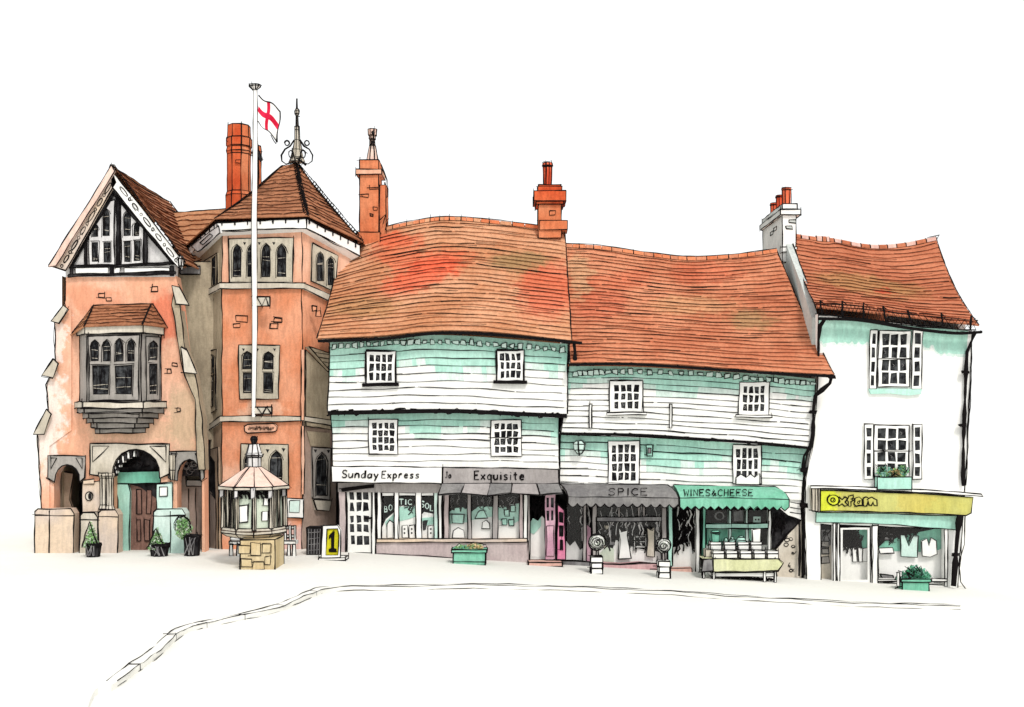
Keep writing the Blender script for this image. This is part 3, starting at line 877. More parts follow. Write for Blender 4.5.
for i in (0, 1, 2): m.ink([R_top[i], R_1[i], R_2[i], R_0[i]], 0.016, 0.02)
TF = FM(YT)
bricks(m, TF, [(236, 316, 11, 6), (233, 324, 7, 4), (274, 318, 8, 4), (270, 324, 8, 5), (312, 306, 5, 5), (316, 311, 5, 6)], 0.012, 'brick_orange')
m.build('tower_wall', hall)
TLm = PM(R_1[0], R_1[1], R_2[1]); TRm = PM(R_1[1 + 1], R_1[3], R_2[2])
for nm, ra, rb, g, mt in (('string_course', (299, 283, 283, 306), (305, 289, 289, 313), 0.14, 'stone_pale'), ('string_course', (437, 416, 416, 424), (443, 422, 421, 430), 0.12, 'stone_pale')):
    m = MB(); m.loft([tring(*ra, g)[:4], tring(*rb, g)[:4]], mt, False, 0.018, False, jit=0.012, vink=False)
    m.loft([tring(*rb, g)[:4], tring(*rb, 0)[:4]], mt, False, 0, False); m.loft([tring(*ra, 0)[:4], tring(*ra, g)[:4]], mt, False, 0, False)
    m.build(nm, hall)
m = MB()
Ea, Eb = tring(250, 224, 220, 246, 0.30)[:4], tring(258, 232, 229, 256, 0.30)[:4]
m.loft([Ea, Eb], 'white', False, 0.020, False, jit=0.014)
m.loft([Eb, tring(262, 236, 232, 260, 0.0)[:4]], 'white', False, 0.0, False)
for i in range(3):
    for k in range(7):
        p = Ea[i].lerp(Ea[i + 1], (k + .4) / 7) ; q = Eb[i].lerp(Eb[i + 1], (k + .4) / 7)
        m.ink([p + Vector((0, -.02, 0)), p.lerp(q, 0.4) + Vector((0, -.02, 0))], 0.03, 0.005)
m.plate(PM(Ea[0], Ea[1], Eb[1]), [(194, 246), (221, 226), (223, 233), (204, 250), (200, 252)], (), 0.02, 0.10, 'gable_grey', 0.018)
m.ink([PM(Ea[0], Ea[1], Eb[1])(x, y, 0.12) for x, y in ((203, 243), (213, 234), (216, 236), (206, 245), (203, 243))], 0.014, 0.004)
m.build('eaves', hall)
m = MB()
ap = P(296, 163, 3.7); ap2 = P(283, 166, 3.6)
Er = tring(249, 221, 218, 243, 0.42)[:4]
roof(m, smooth([ap2, ap], 4), [Er[1], Er[2]], 15, 'tile_brown', 16, 0.03, 0.011, sag=0.12)
roof(m, [ap, ap + Vector((.04, 0.02, 0))], [Er[2], Er[3]], 15, 'tile_brown', 12, 0.03, 0.012, sag=0.10)
roof(m, [ap2 - Vector((.04, 0, 0)), ap2], [Er[0], Er[1]], 13, 'tile_tan', 12, 0.03, 0.012, sag=0.05)
bk1, bk0 = Vector((Er[3].x, 6.9, Er[3].z)), Vector((Er[0].x, 6.9, Er[0].z))
m.face([ap, Er[3], bk1], 'tile_brown'); m.face([ap, bk1, bk0, ap2], 'tile_brown'); m.face([ap2, bk0, Er[0]], 'tile_brown')
hip = [ap.lerp(Er[2], k / 26) for k in range(27)]          # bonnet tiles on the hips
for k in range(26):
    p = hip[k]; m.ink([p + Vector((-.10, -.05, -.03 - .05)), p + Vector((0, -.07, .05 - .05)), p + Vector((.10, -.05, -.06 - .05))], 0.026, 0.012)
hr = [ap.lerp(Er[3], k / 30) for k in range(31)]
for k in range(30):
    p = hr[k]; m.ink([p + Vector((-.08, -.05, -.05)), p + Vector((0.03, -.05, .07)), p + Vector((.10, -.03, -.02))], 0.022, 0.012)
tr_ = m.build('tower_roof', hall)
m = MB(); YF = 3.6
pxloft(m, 297, YF, [(99, 0.5), (108, 0.6), (109, 1.2), (111, 2.2), (114, 2.0), (116, 0.9), (126, 1.2), (127, 2.2), (130, 2.2), (140, 2.6), (150, 4.5), (158, 6.5), (162, 8.0)], 8, 'stone_pale', ink=0.014)
FMf = FM(YF - 0.25)
for s in (-1, 1):
    def sx(x): return 297 + s * x
    m.ink([FMf(sx(x), y) for x, y in ((3, 140), (7, 146), (12, 149), (15.5, 155), (15, 161), (11, 164), (7, 163))], 0.028, 0.01)
    m.ink([FMf(sx(10 + 2.4 * math.cos(k * .785)), 143 + 2.6 * math.sin(k * .785)) for k in range(9)], 0.024, 0.004)
    m.ink([FMf(sx(6 + 2.4 * math.cos(k * .785)), 154 + 4 * math.sin(k * .785)) for k in range(9)], 0.022, 0.004)
    m.ink([FMf(sx(x), y) for x, y in ((5, 148), (3, 156), (2, 163))], 0.022, 0.006)
m.ink([FMf(297 - 7, 164), FMf(297, 158), FMf(297 + 9, 165)], 0.03, 0.01)
m.build('iron_finial', tr_)
lights(hall, TF, [(229, 239), (294, 238), (293, 284), (230, 284)], [lancet(237.6, 245, 277, 8), lancet(252, 245, 277, 8), lancet(266.5, 244, 277, 8), lancet(282, 245, 277, 8.5)], 0.08, 'stone_warm', 'tower_window',
       [(230.5 + 14.6 * k, 244, 1.6) for k in range(5)][1:4])
lights(hall, TRm, [(311, 243), (337, 256), (333, 292), (310, 281)], [lancet(319, 252, 281, 6.5), lancet(329.5, 257, 285, 6.5)], 0.08, 'stone_warm', 'tower_window')
lights(hall, TLm, [(205, 262), (219, 253), (219, 287), (205, 296)], [[(208, 264), (211, 262), (211, 289), (208, 291)], [(213.5, 259), (217, 256), (217, 284), (213.5, 286)]], 0.06, 'olive', 'tower_window')
lights(hall, TF, [(239, 345), (280, 345), (279, 399), (240, 399)], [lancet(248, 352, 369, 9), lancet(268.8, 352, 369, 9.5), [(243.5, 373), (252, 373), (252, 393), (244, 393)], [(264, 373), (273, 373), (272.5, 393), (264, 393)]], 0.08, 'stone_warm', 'tower_window',
       [(244, 350, 1.5), (258, 350, 1.5), (275, 350, 1.5)])
lights(hall, TLm, [(207, 352), (217.5, 349), (217, 410), (207.5, 415)], [lancet(213.4, 355, 373, 4.5), [(211, 377), (215.5, 376), (215, 406), (211, 408)]], 0.06, 'olive', 'tower_window')
lights(hall, TF, [(241, 444), (289, 444), (289, 489), (241, 489)], [lancet(251, 451, 482, 12), lancet(276.5, 451, 482, 12)], 0.08, 'stone_warm', 'tower_window', [(268, 451, 2), (284, 450, 2)])
lights(hall, TRm, [(310.5, 447), (329, 448), (328, 500), (311, 498)], [lancet(320, 453, 495, 11)], 0.10, 'stone_grey', 'tower_window', [(313.5, 451, 1.8), (326.5, 451.5, 1.8)])
m = MB(); m.plate(TRm, [(311, 499), (329, 501), (327, 511), (314, 510)], (), 0.0, 0.14, 'stone_pale', 0.018)
m.build('window_sill', hall)
m = MB()
m.plate(TRm, [(303, 347), (329, 355), (329, 371), (325, 371)], (), 0.10, 0.30, 'olive', 0.018)
for k in range(4): m.ink([TRm(307 + k * 5, 352 + k * 5, .31), TRm(329, 356 + k * 4.5, .31)], 0.012, 0.01)
m.plate(TRm, [(304, 350), (327, 373), (329, 430), (304, 426)], (), 0.0, 0.10, 'olive', 0.016)
m.plate(TRm, [(306, 431), (329, 433), (329, 447), (310, 446)], (), 0.0, 0.05, 'olive', 0.0)
m.build('buttress', hall)
m = MB()
for seg_ in ((-0.02, 350, 420), (0, 426, 494)):
    m.tube([TF(303.4, seg_[1], 0.10), TF(303.6, (seg_[1] + seg_[2]) / 2, .10), TF(303.2, seg_[2], .10)], 0.05, 'brick_pale', 8)
    for dx in (-1.4, 1.8): m.ink([TF(303.4 + dx, seg_[1], 0.12), TF(303.3 + dx, seg_[2], 0.12)], 0.014, 0.008)
m.build('downpipe', hall)
m = MB(); NB = TF
m.rect(NB, 287.5, 498, 303.5, 518, 0.0, 0.08, 'white', 0.018, 0.6); m.rect(NB, 290, 500.5, 300, 512, 0.08, 0.095, 'mint_pale', 0.014, 0.4)
m.build('notice_board', hall)
m = MB()
m.plate(TF, [(245, 426), (248, 424.3), (275, 423.6), (278, 426), (277, 431), (274, 432), (248, 433), (245.5, 431)], (), 0.0, 0.07, 'brick_pale', 0.018)
m.ink([TF(248.5 + k * 0.72, 428.4 + (1.7 if k % 2 else -1.7) * (1 if k % 5 else .2) + RND.uniform(-.5, .5), .08) for k in range(37)], 0.017, 0.004)
m.build('name_plaque', hall)
m = MB()                                   # narrow arch on the return of the tower base
m.plate(TLm, [(206, 452), (220, 447), (221, 560), (206, 560)], (), 0.0, 0.08, 'taupe', 0.018)
m.plate(TLm, [(208, 470), (213, 456), (217, 462), (218, 500), (210, 520)], (), 0.08, 0.10, 'dark', 0.018)
m.plate(TLm, [(207, 500), (212, 490), (219, 500), (219, 556), (207, 556)], (), 0.10, 0.12, 'taupe_rose', 0.014)
m.rect(TLm, 199, 494, 207, 507, 0.06, 0.14, 'stone_grey', 0.016, 0.6)
m.build('side_archway', hall)
# --- chimney of the hall
m = MB(); YC = 4.2
pxloft(m, 239, YC, [(126, 11), (138, 11.5), (139, 12.5), (147, 12.5), (148, 11.5), (152, 12.5), (155, 11.5), (192, 11.5), (196, 13), (225, 13)], 8, 'chimney_red', math.pi / 8, 0.018, mats=['chimney_orange'] * 4 + ['chimney_red', 'chimney_red', 'chimney_orange', 'chimney_orange'])
bricks(m, FM(YC - .45), [(236, 160, 5, 3)], 0.012, 'chimney_red')
m.ink([FM(YC - .4)(x, y) for x, y in ((228, 137), (226, 140), (228, 142))], 0.02, 0.0)
m.build('chimney', hall)
m = MB()
pxloft(m, 257, YC + .8, [(146, 3.5), (152, 4.5), (158, 4), (215, 4.5)], 6, 'chimney_orange', 0, 0.018)
m.plate(FM(YC + .3), [(258, 148), (263, 160), (261, 162), (257, 154)], (), 0, 0.05, 'dark', 0.012)
m.build('chimney', hall)

# ================================================================== flagpole and flag
yf = YT - 0.55
fp = thing('flagpole', 'tall white flagpole bracketed to the tower front, with a cup shaped cap', 'flagpole', P(254, 416, yf))
m = MB(); s = (yf + D) / F
A, B = P(255.2, 88, yf), P(254, 417, yf)
for k in range(12):
    pass
rings = []
for k in range(13):
    p = A.lerp(B, k / 12); r = (1.7 + 0.9 * math.sin(k / 12 * 3.0)) * s
    rings.append(ring(p + Vector((math.sin(k * .9) * .015, 0, 0)), r, r, p.z, 10))
m.loft(rings, 'white', True, 0.0)
for sg in (-1, 1): m.ink([Vector((q[0].x * 0 + sum(v.x for v in q) / 10 + sg * max(v.x - sum(w.x for w in q) / 10 for v in q), yf, q[0].z)) for q in rings], 0.016, 0.008)
m.build('pole', fp)
m = MB(); pxloft(m, 255, yf, [(85, 5.5), (86.5, 5.5), (90, 1.8)], 10, 'white', ink=0.018); m.build('cap', fp)
for y0, y1, x1 in ((297, 306, 270), (407, 414, 272)):
    m = MB(); q = P(256, y0, yf); q1 = P(x1, y1, yf)
    boxat(m, q.x - .1, q1.x, yf - 0.03, yf + 0.03, q1.z, q.z, 'stone_pale', 0.02)
    boxat(m, q.x - .05, q.x + .12, yf, YT - .02, q1.z + .05, q.z - .05, 'grey_mid', 0.012)
    m.ink([P(257, y0, yf - .05), P(262, y1, yf - .05), P(266, y0, yf - .05), P(x1 - 1, y1, yf - .05)], 0.022, 0.01)
    m.build('bracket', fp)
m = MB()
fl_c = ((258.3, 95), (280, 110), (277.5, 141), (257.8, 121))
def FL(u, v):
    a = (fl_c[0][0] * (1 - u) + fl_c[1][0] * u, fl_c[0][1] * (1 - u) + fl_c[1][1] * u); b = (fl_c[3][0] * (1 - u) + fl_c[2][0] * u, fl_c[3][1] * (1 - u) + fl_c[2][1] * u)
    x, y = a[0] * (1 - v) + b[0] * v, a[1] * (1 - v) + b[1] * v
    y += 1.6 * math.sin(u * 7.5) ; x += 0.8 * math.sin(v * 6)
    return P(x, y, yf + 0.12 * math.sin(u * 8 + v * 2) * u)
nF = 26
for th in (0.0, 0.012):
    for i in range(nF):
        for j in range(nF):
            uc, vc = (i + .5) / nF, (j + .5) / nF
            mt = 'flag_red' if abs(uc - .47) < .085 or abs(vc - .52) < .09 else 'white'
            m.face([FL(u, v) + Vector((0, th, 0)) for u, v in ((i / nF, j / nF), ((i + 1) / nF, j / nF), ((i + 1) / nF, (j + 1) / nF), (i / nF, (j + 1) / nF))], mt)
m.ink([FL(k / 12, 0) for k in range(13)] + [FL(1, k / 12) for k in range(13)] + [FL(1 - k / 12, 1) for k in range(13)], 0.018, 0.012)
tag(m.build('flag', None, FL(0, 0)), 'white flag with a red cross flying from the pole top', 'flag')

# ================================================================== weatherboarded house with two shops (centre left)
ha = thing('weatherboarded_house', 'taller white weatherboarded house with orange red tiled roof above the two left shops', 'house', Vector((P(445, 0, 0.4).x, 0.4, zg(-2))))
HU = FM(0.0); HLw = FM(0.35)
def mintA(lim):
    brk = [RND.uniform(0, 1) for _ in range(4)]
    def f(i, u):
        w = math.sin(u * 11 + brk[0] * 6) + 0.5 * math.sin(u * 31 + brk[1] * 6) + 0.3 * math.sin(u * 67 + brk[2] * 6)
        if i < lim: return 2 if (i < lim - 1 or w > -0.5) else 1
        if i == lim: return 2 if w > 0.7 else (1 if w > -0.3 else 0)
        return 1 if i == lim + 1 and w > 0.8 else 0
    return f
m = MB()
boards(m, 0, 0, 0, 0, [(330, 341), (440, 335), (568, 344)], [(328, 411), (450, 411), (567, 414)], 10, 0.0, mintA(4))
m.build('upper_wall', ha)
m = MB()
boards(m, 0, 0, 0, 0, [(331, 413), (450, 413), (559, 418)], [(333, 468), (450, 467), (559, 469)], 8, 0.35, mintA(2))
m.build('lower_wall', ha)
m = MB(); band(m, [(328, 413), (380, 412), (450, 411), (520, 414), (567, 416)], 0.0, 4.2, -0.40, 0.06, 'ink', True, 0.024); m.build('jetty_shade_strip', ha)  # black strip painting the shade under the jetty
dentils(ha, [(331, 347), (440, 342), (566, 350)], 0.0, 31, 5.0, 4.6)
m = MB()
topA = smooth([P(343, 246, 3.6), P(380, 231, 4), P(420, 222, 4), P(450, 219, 4), P(490, 222, 4), P(565, 231, 4)], 30)
botA = smooth([P(317, 339, -.45), P(380, 336, -.45), P(440, 331, -.45), P(500, 333, -.45), P(572, 341, -.45)], 30)
S_A = roof(m, topA, botA, 27, 'tile_a', 40, 0.035, 0.0105, sag=0.10)
bA = [P(317, 339, 8.4), P(572, 341, 8.4)]
for a, b in zip(topA, topA[1:]): m.face([a, b, Vector((b.x, 8.4, botA[0].z)), Vector((a.x, 8.4, botA[0].z))], 'tile_a')
for tp, bt in ((topA[0], botA[0]), (topA[-1], botA[-1])):
    m.face([tp, Vector((tp.x * .3 + bt.x * .7, 0.0, bt.z)), Vector((bt.x, 8.2, bt.z))], 'board_white')
rA = m.build('roof', ha)
m = MB()                                   # ridge tiles
for k in range(26):
    a, b = poly_at(topA, 0.13 + 0.87 * k / 26), poly_at(topA, 0.13 + 0.87 * (k + .94) / 26)
    m.loft([[a + Vector((0, y, z)) for y, z in ((-.13, -.06), (-.09, .05), (0, .09), (.09, .05), (.13, -.06))], [b + Vector((0, y, z)) for y, z in ((-.13, -.06), (-.09, .05), (0, .09), (.09, .05), (.13, -.06))]], 'chimney_orange' if k % 3 else 'tile_a', False, 0, False)
    if k % 2 == 0: m.ink([a + Vector((0, -.14, -.06)), a + Vector((0, -.05, .10))], 0.014, 0.004)
m.ink([p + Vector((0, -.02, .10)) for p in topA[4:]], 0.015, 0.01)
m.build('ridge_tiles', rA)
m = MB(); band(m, [(318, 341), (380, 339), (440, 333), (500, 335), (582, 343)], -0.46, 2.6, -0.12, 0.06, 'ink', True, 0.014); m.build('gutter', ha)
m = MB(); m.tube([P(574, 343, -.40), P(575, 352, -.38), P(575, 364, -.36)], 0.06, 'ink', 8); m.build('downpipe', ha)
sash(ha, FM(0.0), 366, 351, 396, 384, 4, 3, True, True, 0.0, 3.6, 1.7)
sash(ha, FM(0.0), 496.5, 350, 524, 381.5, 4, 3, True, True, 0.0, 3.6, 1.7)
sash(ha, FM(0.35), 369, 419.5, 398, 454, 4, 4, False, False, 0.0, 3.6, 1.6)
sash(ha, FM(0.35), 491, 420, 521.5, 456, 4, 4, False, False, 0.0, 3.6, 1.6, mid=True)
# chimneys
m = MB(); YC = 4.0; CM = FM(YC - .42)
x0, x1 = P(361, 0, YC).x, P(380, 0, YC).x
zt = lambda y, Y=YC: P(0, y, Y).z
boxat(m, x0, x1, YC - .42, YC + .5, zt(252), zt(162), 'chimney_orange', 0.018)
boxat(m, x0 - .12, x1 + .12, YC - .5, YC + .58, zt(177), zt(172), 'brick_pale', 0.018)
boxat(m, x1, x1 + .24, YC - .2, YC + .5, zt(244), zt(186), 'chimney_orange', 0.016)
boxat(m, x0 - .08, x1 + .05, YC - .48, YC + .5, zt(256), zt(234), 'chimney_orange', 0.016)
bricks(m, CM, [(362, 194, 7, 3), (370, 188, 9, 1.5), (373, 207, 4, 3), (370, 214, 3, 2)], 0.012, 'chimney_orange')
m.ink([P(381, 165, YC), P(387, 180, YC), P(388, 196, YC), P(386, 197, YC), P(385, 182, YC)], 0.02, 0.01)
m.ink([P(380, 220, YC - .3), P(386, 214, YC - .3), P(383, 224, YC - .3), P(389, 218, YC - .3), P(385, 230, YC - .3)], 0.022, 0.01)
ch = m.build('chimney', ha)
m = MB(); pxloft(m, 372.5, YC, [(129.5, 4.6), (135.5, 4.2), (136, 3.0), (139.5, 3.2), (140, 2.4), (145, 2.6), (146, 3.2), (162, 6.0)], 8, 'roof_rose', math.pi / 8, 0.018)
m.plate(FM(YC - .2), ngon(373, 133, 1.6, 1.4, 7), (), 0, 0.06, 'dark', 0.01); m.plate(FM(YC - .2), ngon(373, 142.5, 1.4, 1.6, 6), (), 0, 0.05, 'dark', 0.01)
m.build('chimney_pot', ch)
m = MB(); YC = 3.9
x0, x1 = P(538, 0, YC).x, P(561, 0, YC).x
boxat(m, x0, x1, YC - .4, YC + .5, zt(240), zt(206), 'chimney_orange', 0.018)
for ya, yb, g in ((207, 204, .08), (204, 194, .16), (194, 189, .02), (189, 187, -.02)):
    boxat(m, x0 - g, x1 + g, YC - .4 - g, YC + .5 + g, zt(ya), zt(yb), 'chimney_red', 0.018)
boxat(m, x0 + .05, x1 + .22, YC - .45, YC + .5, zt(232), zt(223), 'chimney_orange', 0.016)
bricks(m, FM(YC - .41), [(549, 211, 6, 4)], 0.012, 'chimney_orange')
ch = m.build('chimney', ha)
m = MB(); pxloft(m, 547.5, YC, [(163, 4.6), (166, 5.4), (167, 4.6), (186.5, 3.9)], 10, 'pot_red', 0, 0.018); m.build('chimney_pot', ch)
# --- shop fascia boards
m = MB(); FB = FM(0.15)
m.plate(FB, [(332, 466), (442, 467), (442, 483.5), (332, 482)], (), -0.25, 0.05, 'white', 0.018)
write(m, FB, 'Sunday', 342, 477.5, 6.3, 7.5, 0.07, 0.021, slope=0.02, slant=0.12); write(m, FB, 'Express', 381.5, 478, 5.6, 7.0, 0.07, 0.021, slant=0.12)
m.build('shop_sign', ha)
m = MB()
m.plate(FB, [(443, 467), (558, 469), (559, 485), (443, 484)], (), -0.25, 0.05, 'fascia_grey', 0.02)
write(m, FB, 'Exquisite', 474, 479.5, 6.4, 8.5, 0.07, 0.021, slope=0.005); write(m, FB, 'Jo', 445, 478, 3.6, 6, 0.07, 0.016)
m.build('shop_sign', ha)
m = MB(); m.plate(FM(0.42), [(338, 482), (440, 483), (440, 493), (338, 492)], (), -0.3, 0.0, 'fascia_grey', 0.0)
m.plate(FM(0.36), [(342, 489), (374, 484.5), (374, 487), (342, 491)], (), -0.1, 0.0, 'ink', 0.02)
m.build('soffit_board', ha)
m = MB()
aw = [[P(x, 483.5, 0.08) for x in (442, 465, 490, 512, 537, 559)], [P(x, y, -.32) for x, y in ((438, 495), (461, 493), (487, 496), (511, 493), (540, 495), (563, 493))]]
for k in range(5):
    m.face([aw[0][k], aw[0][k + 1], aw[1][k + 1], aw[1][k]], 'awning_grey' if k % 2 == 0 else 'fascia_grey')
    q = [p + Vector((0, .02, -.03)) for p in (aw[0][k], aw[0][k + 1], aw[1][k + 1], aw[1][k])]; m.face(q, 'awning_grey')
for a, b in zip(*aw): m.ink([a, b], 0.016, 0.01)
m.ink(aw[0], 0.016, 0.01); m.ink(aw[1], 0.018, 0.015)
for e in (0, 5): m.face([aw[0][e], aw[1][e], Vector((aw[0][e].x, .08, aw[1][e].z))], 'awning_grey')
m.build('awning', ha)
# --- shop rooms
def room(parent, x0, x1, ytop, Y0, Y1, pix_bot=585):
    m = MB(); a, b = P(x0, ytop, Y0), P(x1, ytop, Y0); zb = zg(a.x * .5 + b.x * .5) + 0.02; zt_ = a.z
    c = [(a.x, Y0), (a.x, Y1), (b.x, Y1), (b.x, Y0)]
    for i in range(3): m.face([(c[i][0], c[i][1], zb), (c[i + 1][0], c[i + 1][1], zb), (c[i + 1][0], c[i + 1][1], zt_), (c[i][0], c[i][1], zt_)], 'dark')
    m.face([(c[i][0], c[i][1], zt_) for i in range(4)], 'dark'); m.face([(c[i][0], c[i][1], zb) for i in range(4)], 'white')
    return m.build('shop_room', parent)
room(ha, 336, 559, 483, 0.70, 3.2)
YS = 0.5; SM = FM(YS)
m = MB()
cells = grid_frame(m, FM(0.52), 346.5, 489.5, 371.5, 553, [(349.5, 353.5), (356, 361), (363, 368)], [(491, 500), (502, 511), (515.5, 522.5), (524.5, 532), (535.5, 544.5)], -0.06, 0.0, 'white', 0.02, 0.7, 0.018)
m.ink([FM(.52)(364, 518, .02), FM(.52)(372, 518, .05)], 0.03, 0.0)
d_ = m.build('door', ha)
m = MB(); m.face([FM(.55)(x, y) for x, y in ((348, 490), (370, 490), (370, 546), (348, 546))], 'pane_dark'); m.build('pane', d_)
m = MB()
for x0, x1, y0, y1, mt in ((339, 346, 484, 556, 'mauve'), (372, 375.5, 485, 556, 'white'), (377.5, 381.5, 485, 541, 'white')):
    m.rect(SM, x0, y0, x1, y1, -0.15, 0.06, mt, 0.02)
m.rect(SM, 346, 486, 372, 489.5, -0.15, 0.03, 'mint', 0.014)
m.build('door_frame', ha)
m = MB()
for x0, x1, mt in ((394.5, 399, 'white'), (416, 421.5, 'white'), (434, 438, 'mint_pale'), (438.5, 442, 'white'), (443.5, 449, 'mauve'), (467.5, 471.5, 'fascia_grey'), (492.5, 498, 'fascia_grey'), (519.5, 523, 'mauve'), (523.5, 527.5, 'white')):
    m.rect(SM, x0, 485, x1, 541.5, -0.12, 0.06, mt, 0.017, 0.3)
m.rect(SM, 380, 492.5, 435, 496, -0.1, 0.03, 'white', 0.014)
m.rect(SM, 377, 538.5, 527, 542, -0.2, 0.10, 'stone_rose', 0.016)
m.build('window_frame', ha)
m = MB()
m.plate(SM, [(376, 541.5), (528, 541), (530, 575), (440, 566), (376, 560)], (), -0.2, 0.04, 'mauve', 0.018)
m.ink([SM(376, 553.5, .05), SM(440, 556.5, .05), SM(500, 562, .05), SM(530, 566, .05)], 0.014, 0.012)
m.build('stall_riser', ha)
for x0, x1, y0 in ((381, 395, 486), (399, 416, 486), (421, 434, 486), (449, 468, 494), (471, 493, 494), (498, 520, 494)):
    m = MB(); m.face([FM(YS + .03)(x, y) for x, y in ((x0, y0), (x1, y0), (x1, 540), (x0, 540))], 'shop_glass'); m.build('shop_pane', ha)
m = MB(); BK = FM(YS + 0.16)                # display boards behind the glass
m.plate(BK, [(380, 532), (386, 519), (393, 513), (398, 506), (418, 505), (418, 519), (424, 512), (434, 514), (437, 545), (380, 545)], (), -0.05, 0, 'white', 0.0)
m.plate(BK, [(385, 522), (394, 514), (398, 507), (418, 506), (417, 516), (409, 519), (400, 521), (395, 528), (388, 531)], (), 0, 0.02, 'mint', 0.0)
m.plate(BK, [(422, 518), (434, 517), (434, 524), (423, 526)], (), 0, 0.02, 'mint', 0.0)
m.plate(BK, [(446, 515), (452, 511), (460, 513), (468, 509), (470, 545), (446, 545)], (), -0.05, 0, 'white', 0.0)
m.plate(BK, [(447, 513), (456, 508), (468, 507), (468, 522), (447, 524)], (), 0, 0.02, 'mint', 0.0)
m.plate(BK, [(470, 514), (478, 509), (495, 510), (495, 545), (470, 545)], (), -0.05, 0, 'white', 0.0)
m.plate(BK, [(470, 513), (479, 506), (494, 507), (494, 516), (480, 519), (471, 520)], (), 0, 0.02, 'mint', 0.0)
m.plate(BK, [(496, 506), (522, 503), (522, 545), (496, 545)], (), -0.05, 0, 'white', 0.0)
m.plate(BK, [(497, 507), (521, 503), (521, 519), (512, 525), (499, 520)], (), 0, 0.02, 'mint', 0.0)
m.build('display_board', ha)
m = MB()
for t, x, y, sl, h in (('BO', 384, 512, -0.35, 7), ('TIC', 399, 504.5, 0.02, 6.5), ('SOL', 420.5, 507, 0.4, 7)):
    write(m, FM(YS + .02), t, x, y, 4.6 if t != 'TIC' else 5.6, h - 1.2, 0.03, 0.015, 'mint_pale', sl)
m.build('window_lettering', ha)
def box_good(name, label, cat, pts, Y, mat, group=None, r=0.018, th=0.25):
    m = MB(); m.plate(FM(Y), pts, (), -min(th, .14) if Y > 0.4 else -th, 0.0, mat, r, edges=False)
    b = FM(Y)(sum(p[0] for p in pts) / len(pts), max(p[1] for p in pts))
    return tag(m.build(name, None, b), label, cat, group)
g_ = 'goods displayed in the shop windows'
YG = YS + 0.10
m = MB()
for x0, x1 in ((450, 467), (472, 492), (499, 519)):
    scribble(m, FM(YS + .12), x0, 495, x1, 511, 16, 0, 0.02, vert=True, dep=.02)
    scribble(m, FM(YS + .10), x0, 495, x1, 509, 5, 0, 0.012, 'grey_mid', dep=.02)
for x0, x1 in ((382, 394), (400, 415), (422, 433)):
    scribble(m, FM(YS + .13), x0, 497, x1, 514, 7, 0, 0.02, dep=.02); scribble(m, FM(YS + .10), x0, 486, x1, 492, 6, 0, 0.012, 'grey_mid', dep=.01)
m.build('hanging_stock', ha)
box_good('gift_carton', 'mint topped carton on the upper shelf of the leftmost awning window', 'carton', [(451.5, 514), (464, 514), (463, 523.5), (452, 523)], YG, 'mint', g_)
box_good('gift_bag', 'house shaped white bag at the bottom of the leftmost awning window', 'bag', [(452, 538), (453, 531), (458, 527.5), (464, 530), (465, 538)], YG, 'white', g_)
box_good('gift_bag', 'mint trapezoid handbag in the middle awning window', 'bag', [(475, 518.5), (478, 512), (480, 510), (484, 510), (487.5, 518)], YG, 'mint', g_)
box_good('gift_bag', 'white pouch with a domed top low in the middle awning window', 'bag', [(481.6, 529), (482.5, 522), (486, 520), (489, 523), (489.5, 529)], YG, 'white', g_)
for k, (x, y, lb) in enumerate(((504.5, 510, 'topmost left small mint box in the grid of the right awning window'), (510, 505.5, 'topmost right small mint box in the right awning window'), (501.5, 519, 'lower left small mint box in the right awning window'), (508.5, 520, 'lowest right small mint box in the right awning window'))):
    box_good('gift_box', lb, 'box', [(x, y), (x + 5, y - .5), (x + 5, y + 6), (x + .5, y + 6)], YG, 'mint', g_)
box_good('price_tower', 'white arched card stand behind the left newsagent window', 'display card', [(387, 538), (387, 524), (390, 520), (394, 523), (394, 538)], YG, 'white', g_)
for x, lb in ((402, 'white dotted price card, left one in the middle newsagent window'), (409, 'white dotted price card, right one in the middle newsagent window'), (428, 'white dotted price card in the right newsagent window')):
    o = box_good('price_card', lb, 'display card', [(x, 526), (x + 5.5, 525), (x + 6, 538), (x, 538)], YG, 'white', g_, 0.014, 0.06)
m = MB()
for x in (404.5, 411.7, 430.8):
    for y in (529, 533): m.plate(FM(YG - .004), ngon(x, y, 1, 1, 6), (), 0, 0.006, 'ink', 0)
m.plate(FM(YG + .05), [(423, 521), (428, 520), (425.5, 530), (423.5, 530)], (), 0, 0.01, 'dark', 0.01)
m.build('display_marks', ha)
# --- recessed entrance and pink doors
m = MB()
m.rect(SM, 527.5, 486, 530, 560, -0.15, 0.03, 'fascia_grey', 0.016)
scribble(m, FM(YS + .25), 531, 497, 544, 522, 14, 0, 0.02)
m.plate(FM(YS + .22), [(529, 524), (533, 518), (538, 521), (542, 516), (546, 520), (546, 575), (529, 575)], (), -0.05, 0.0, 'white', 0.0)
m.plate(FM(YS + .21), [(529, 525), (533, 518), (538, 521), (541, 517), (541, 526), (534, 534), (529, 532)], (), 0, 0.02, 'mint', 0.0)
m.build('entrance_recess', ha)
m = MB(); PD = FM(0.32)
cells = grid_frame(m, PD, 545, 494, 555.5, 560, [(546.6, 549.2), (551, 553.6)], [(497.5, 507.5), (510.5, 520.5)], -0.06, 0.0, 'pink', 0.0, 0.3, 0.018)
m.rect(PD, 546.5, 526, 554, 556, 0.0, 0.02, 'pink', 0.012)
m.rect(PD, 545.2, 494.4, 555.3, 525, 0.0, 0.0, 'fascia_grey', 0.0) if False else None
d_ = m.build('door', ha); d_['label'] = 'pale pink half glazed door'
m = MB(); m.face([FM(.35)(x, y) for x, y in ((546, 497), (554, 497), (554, 521), (546, 521))], 'pane_dark'); m.build('pane', d_)
m = MB()
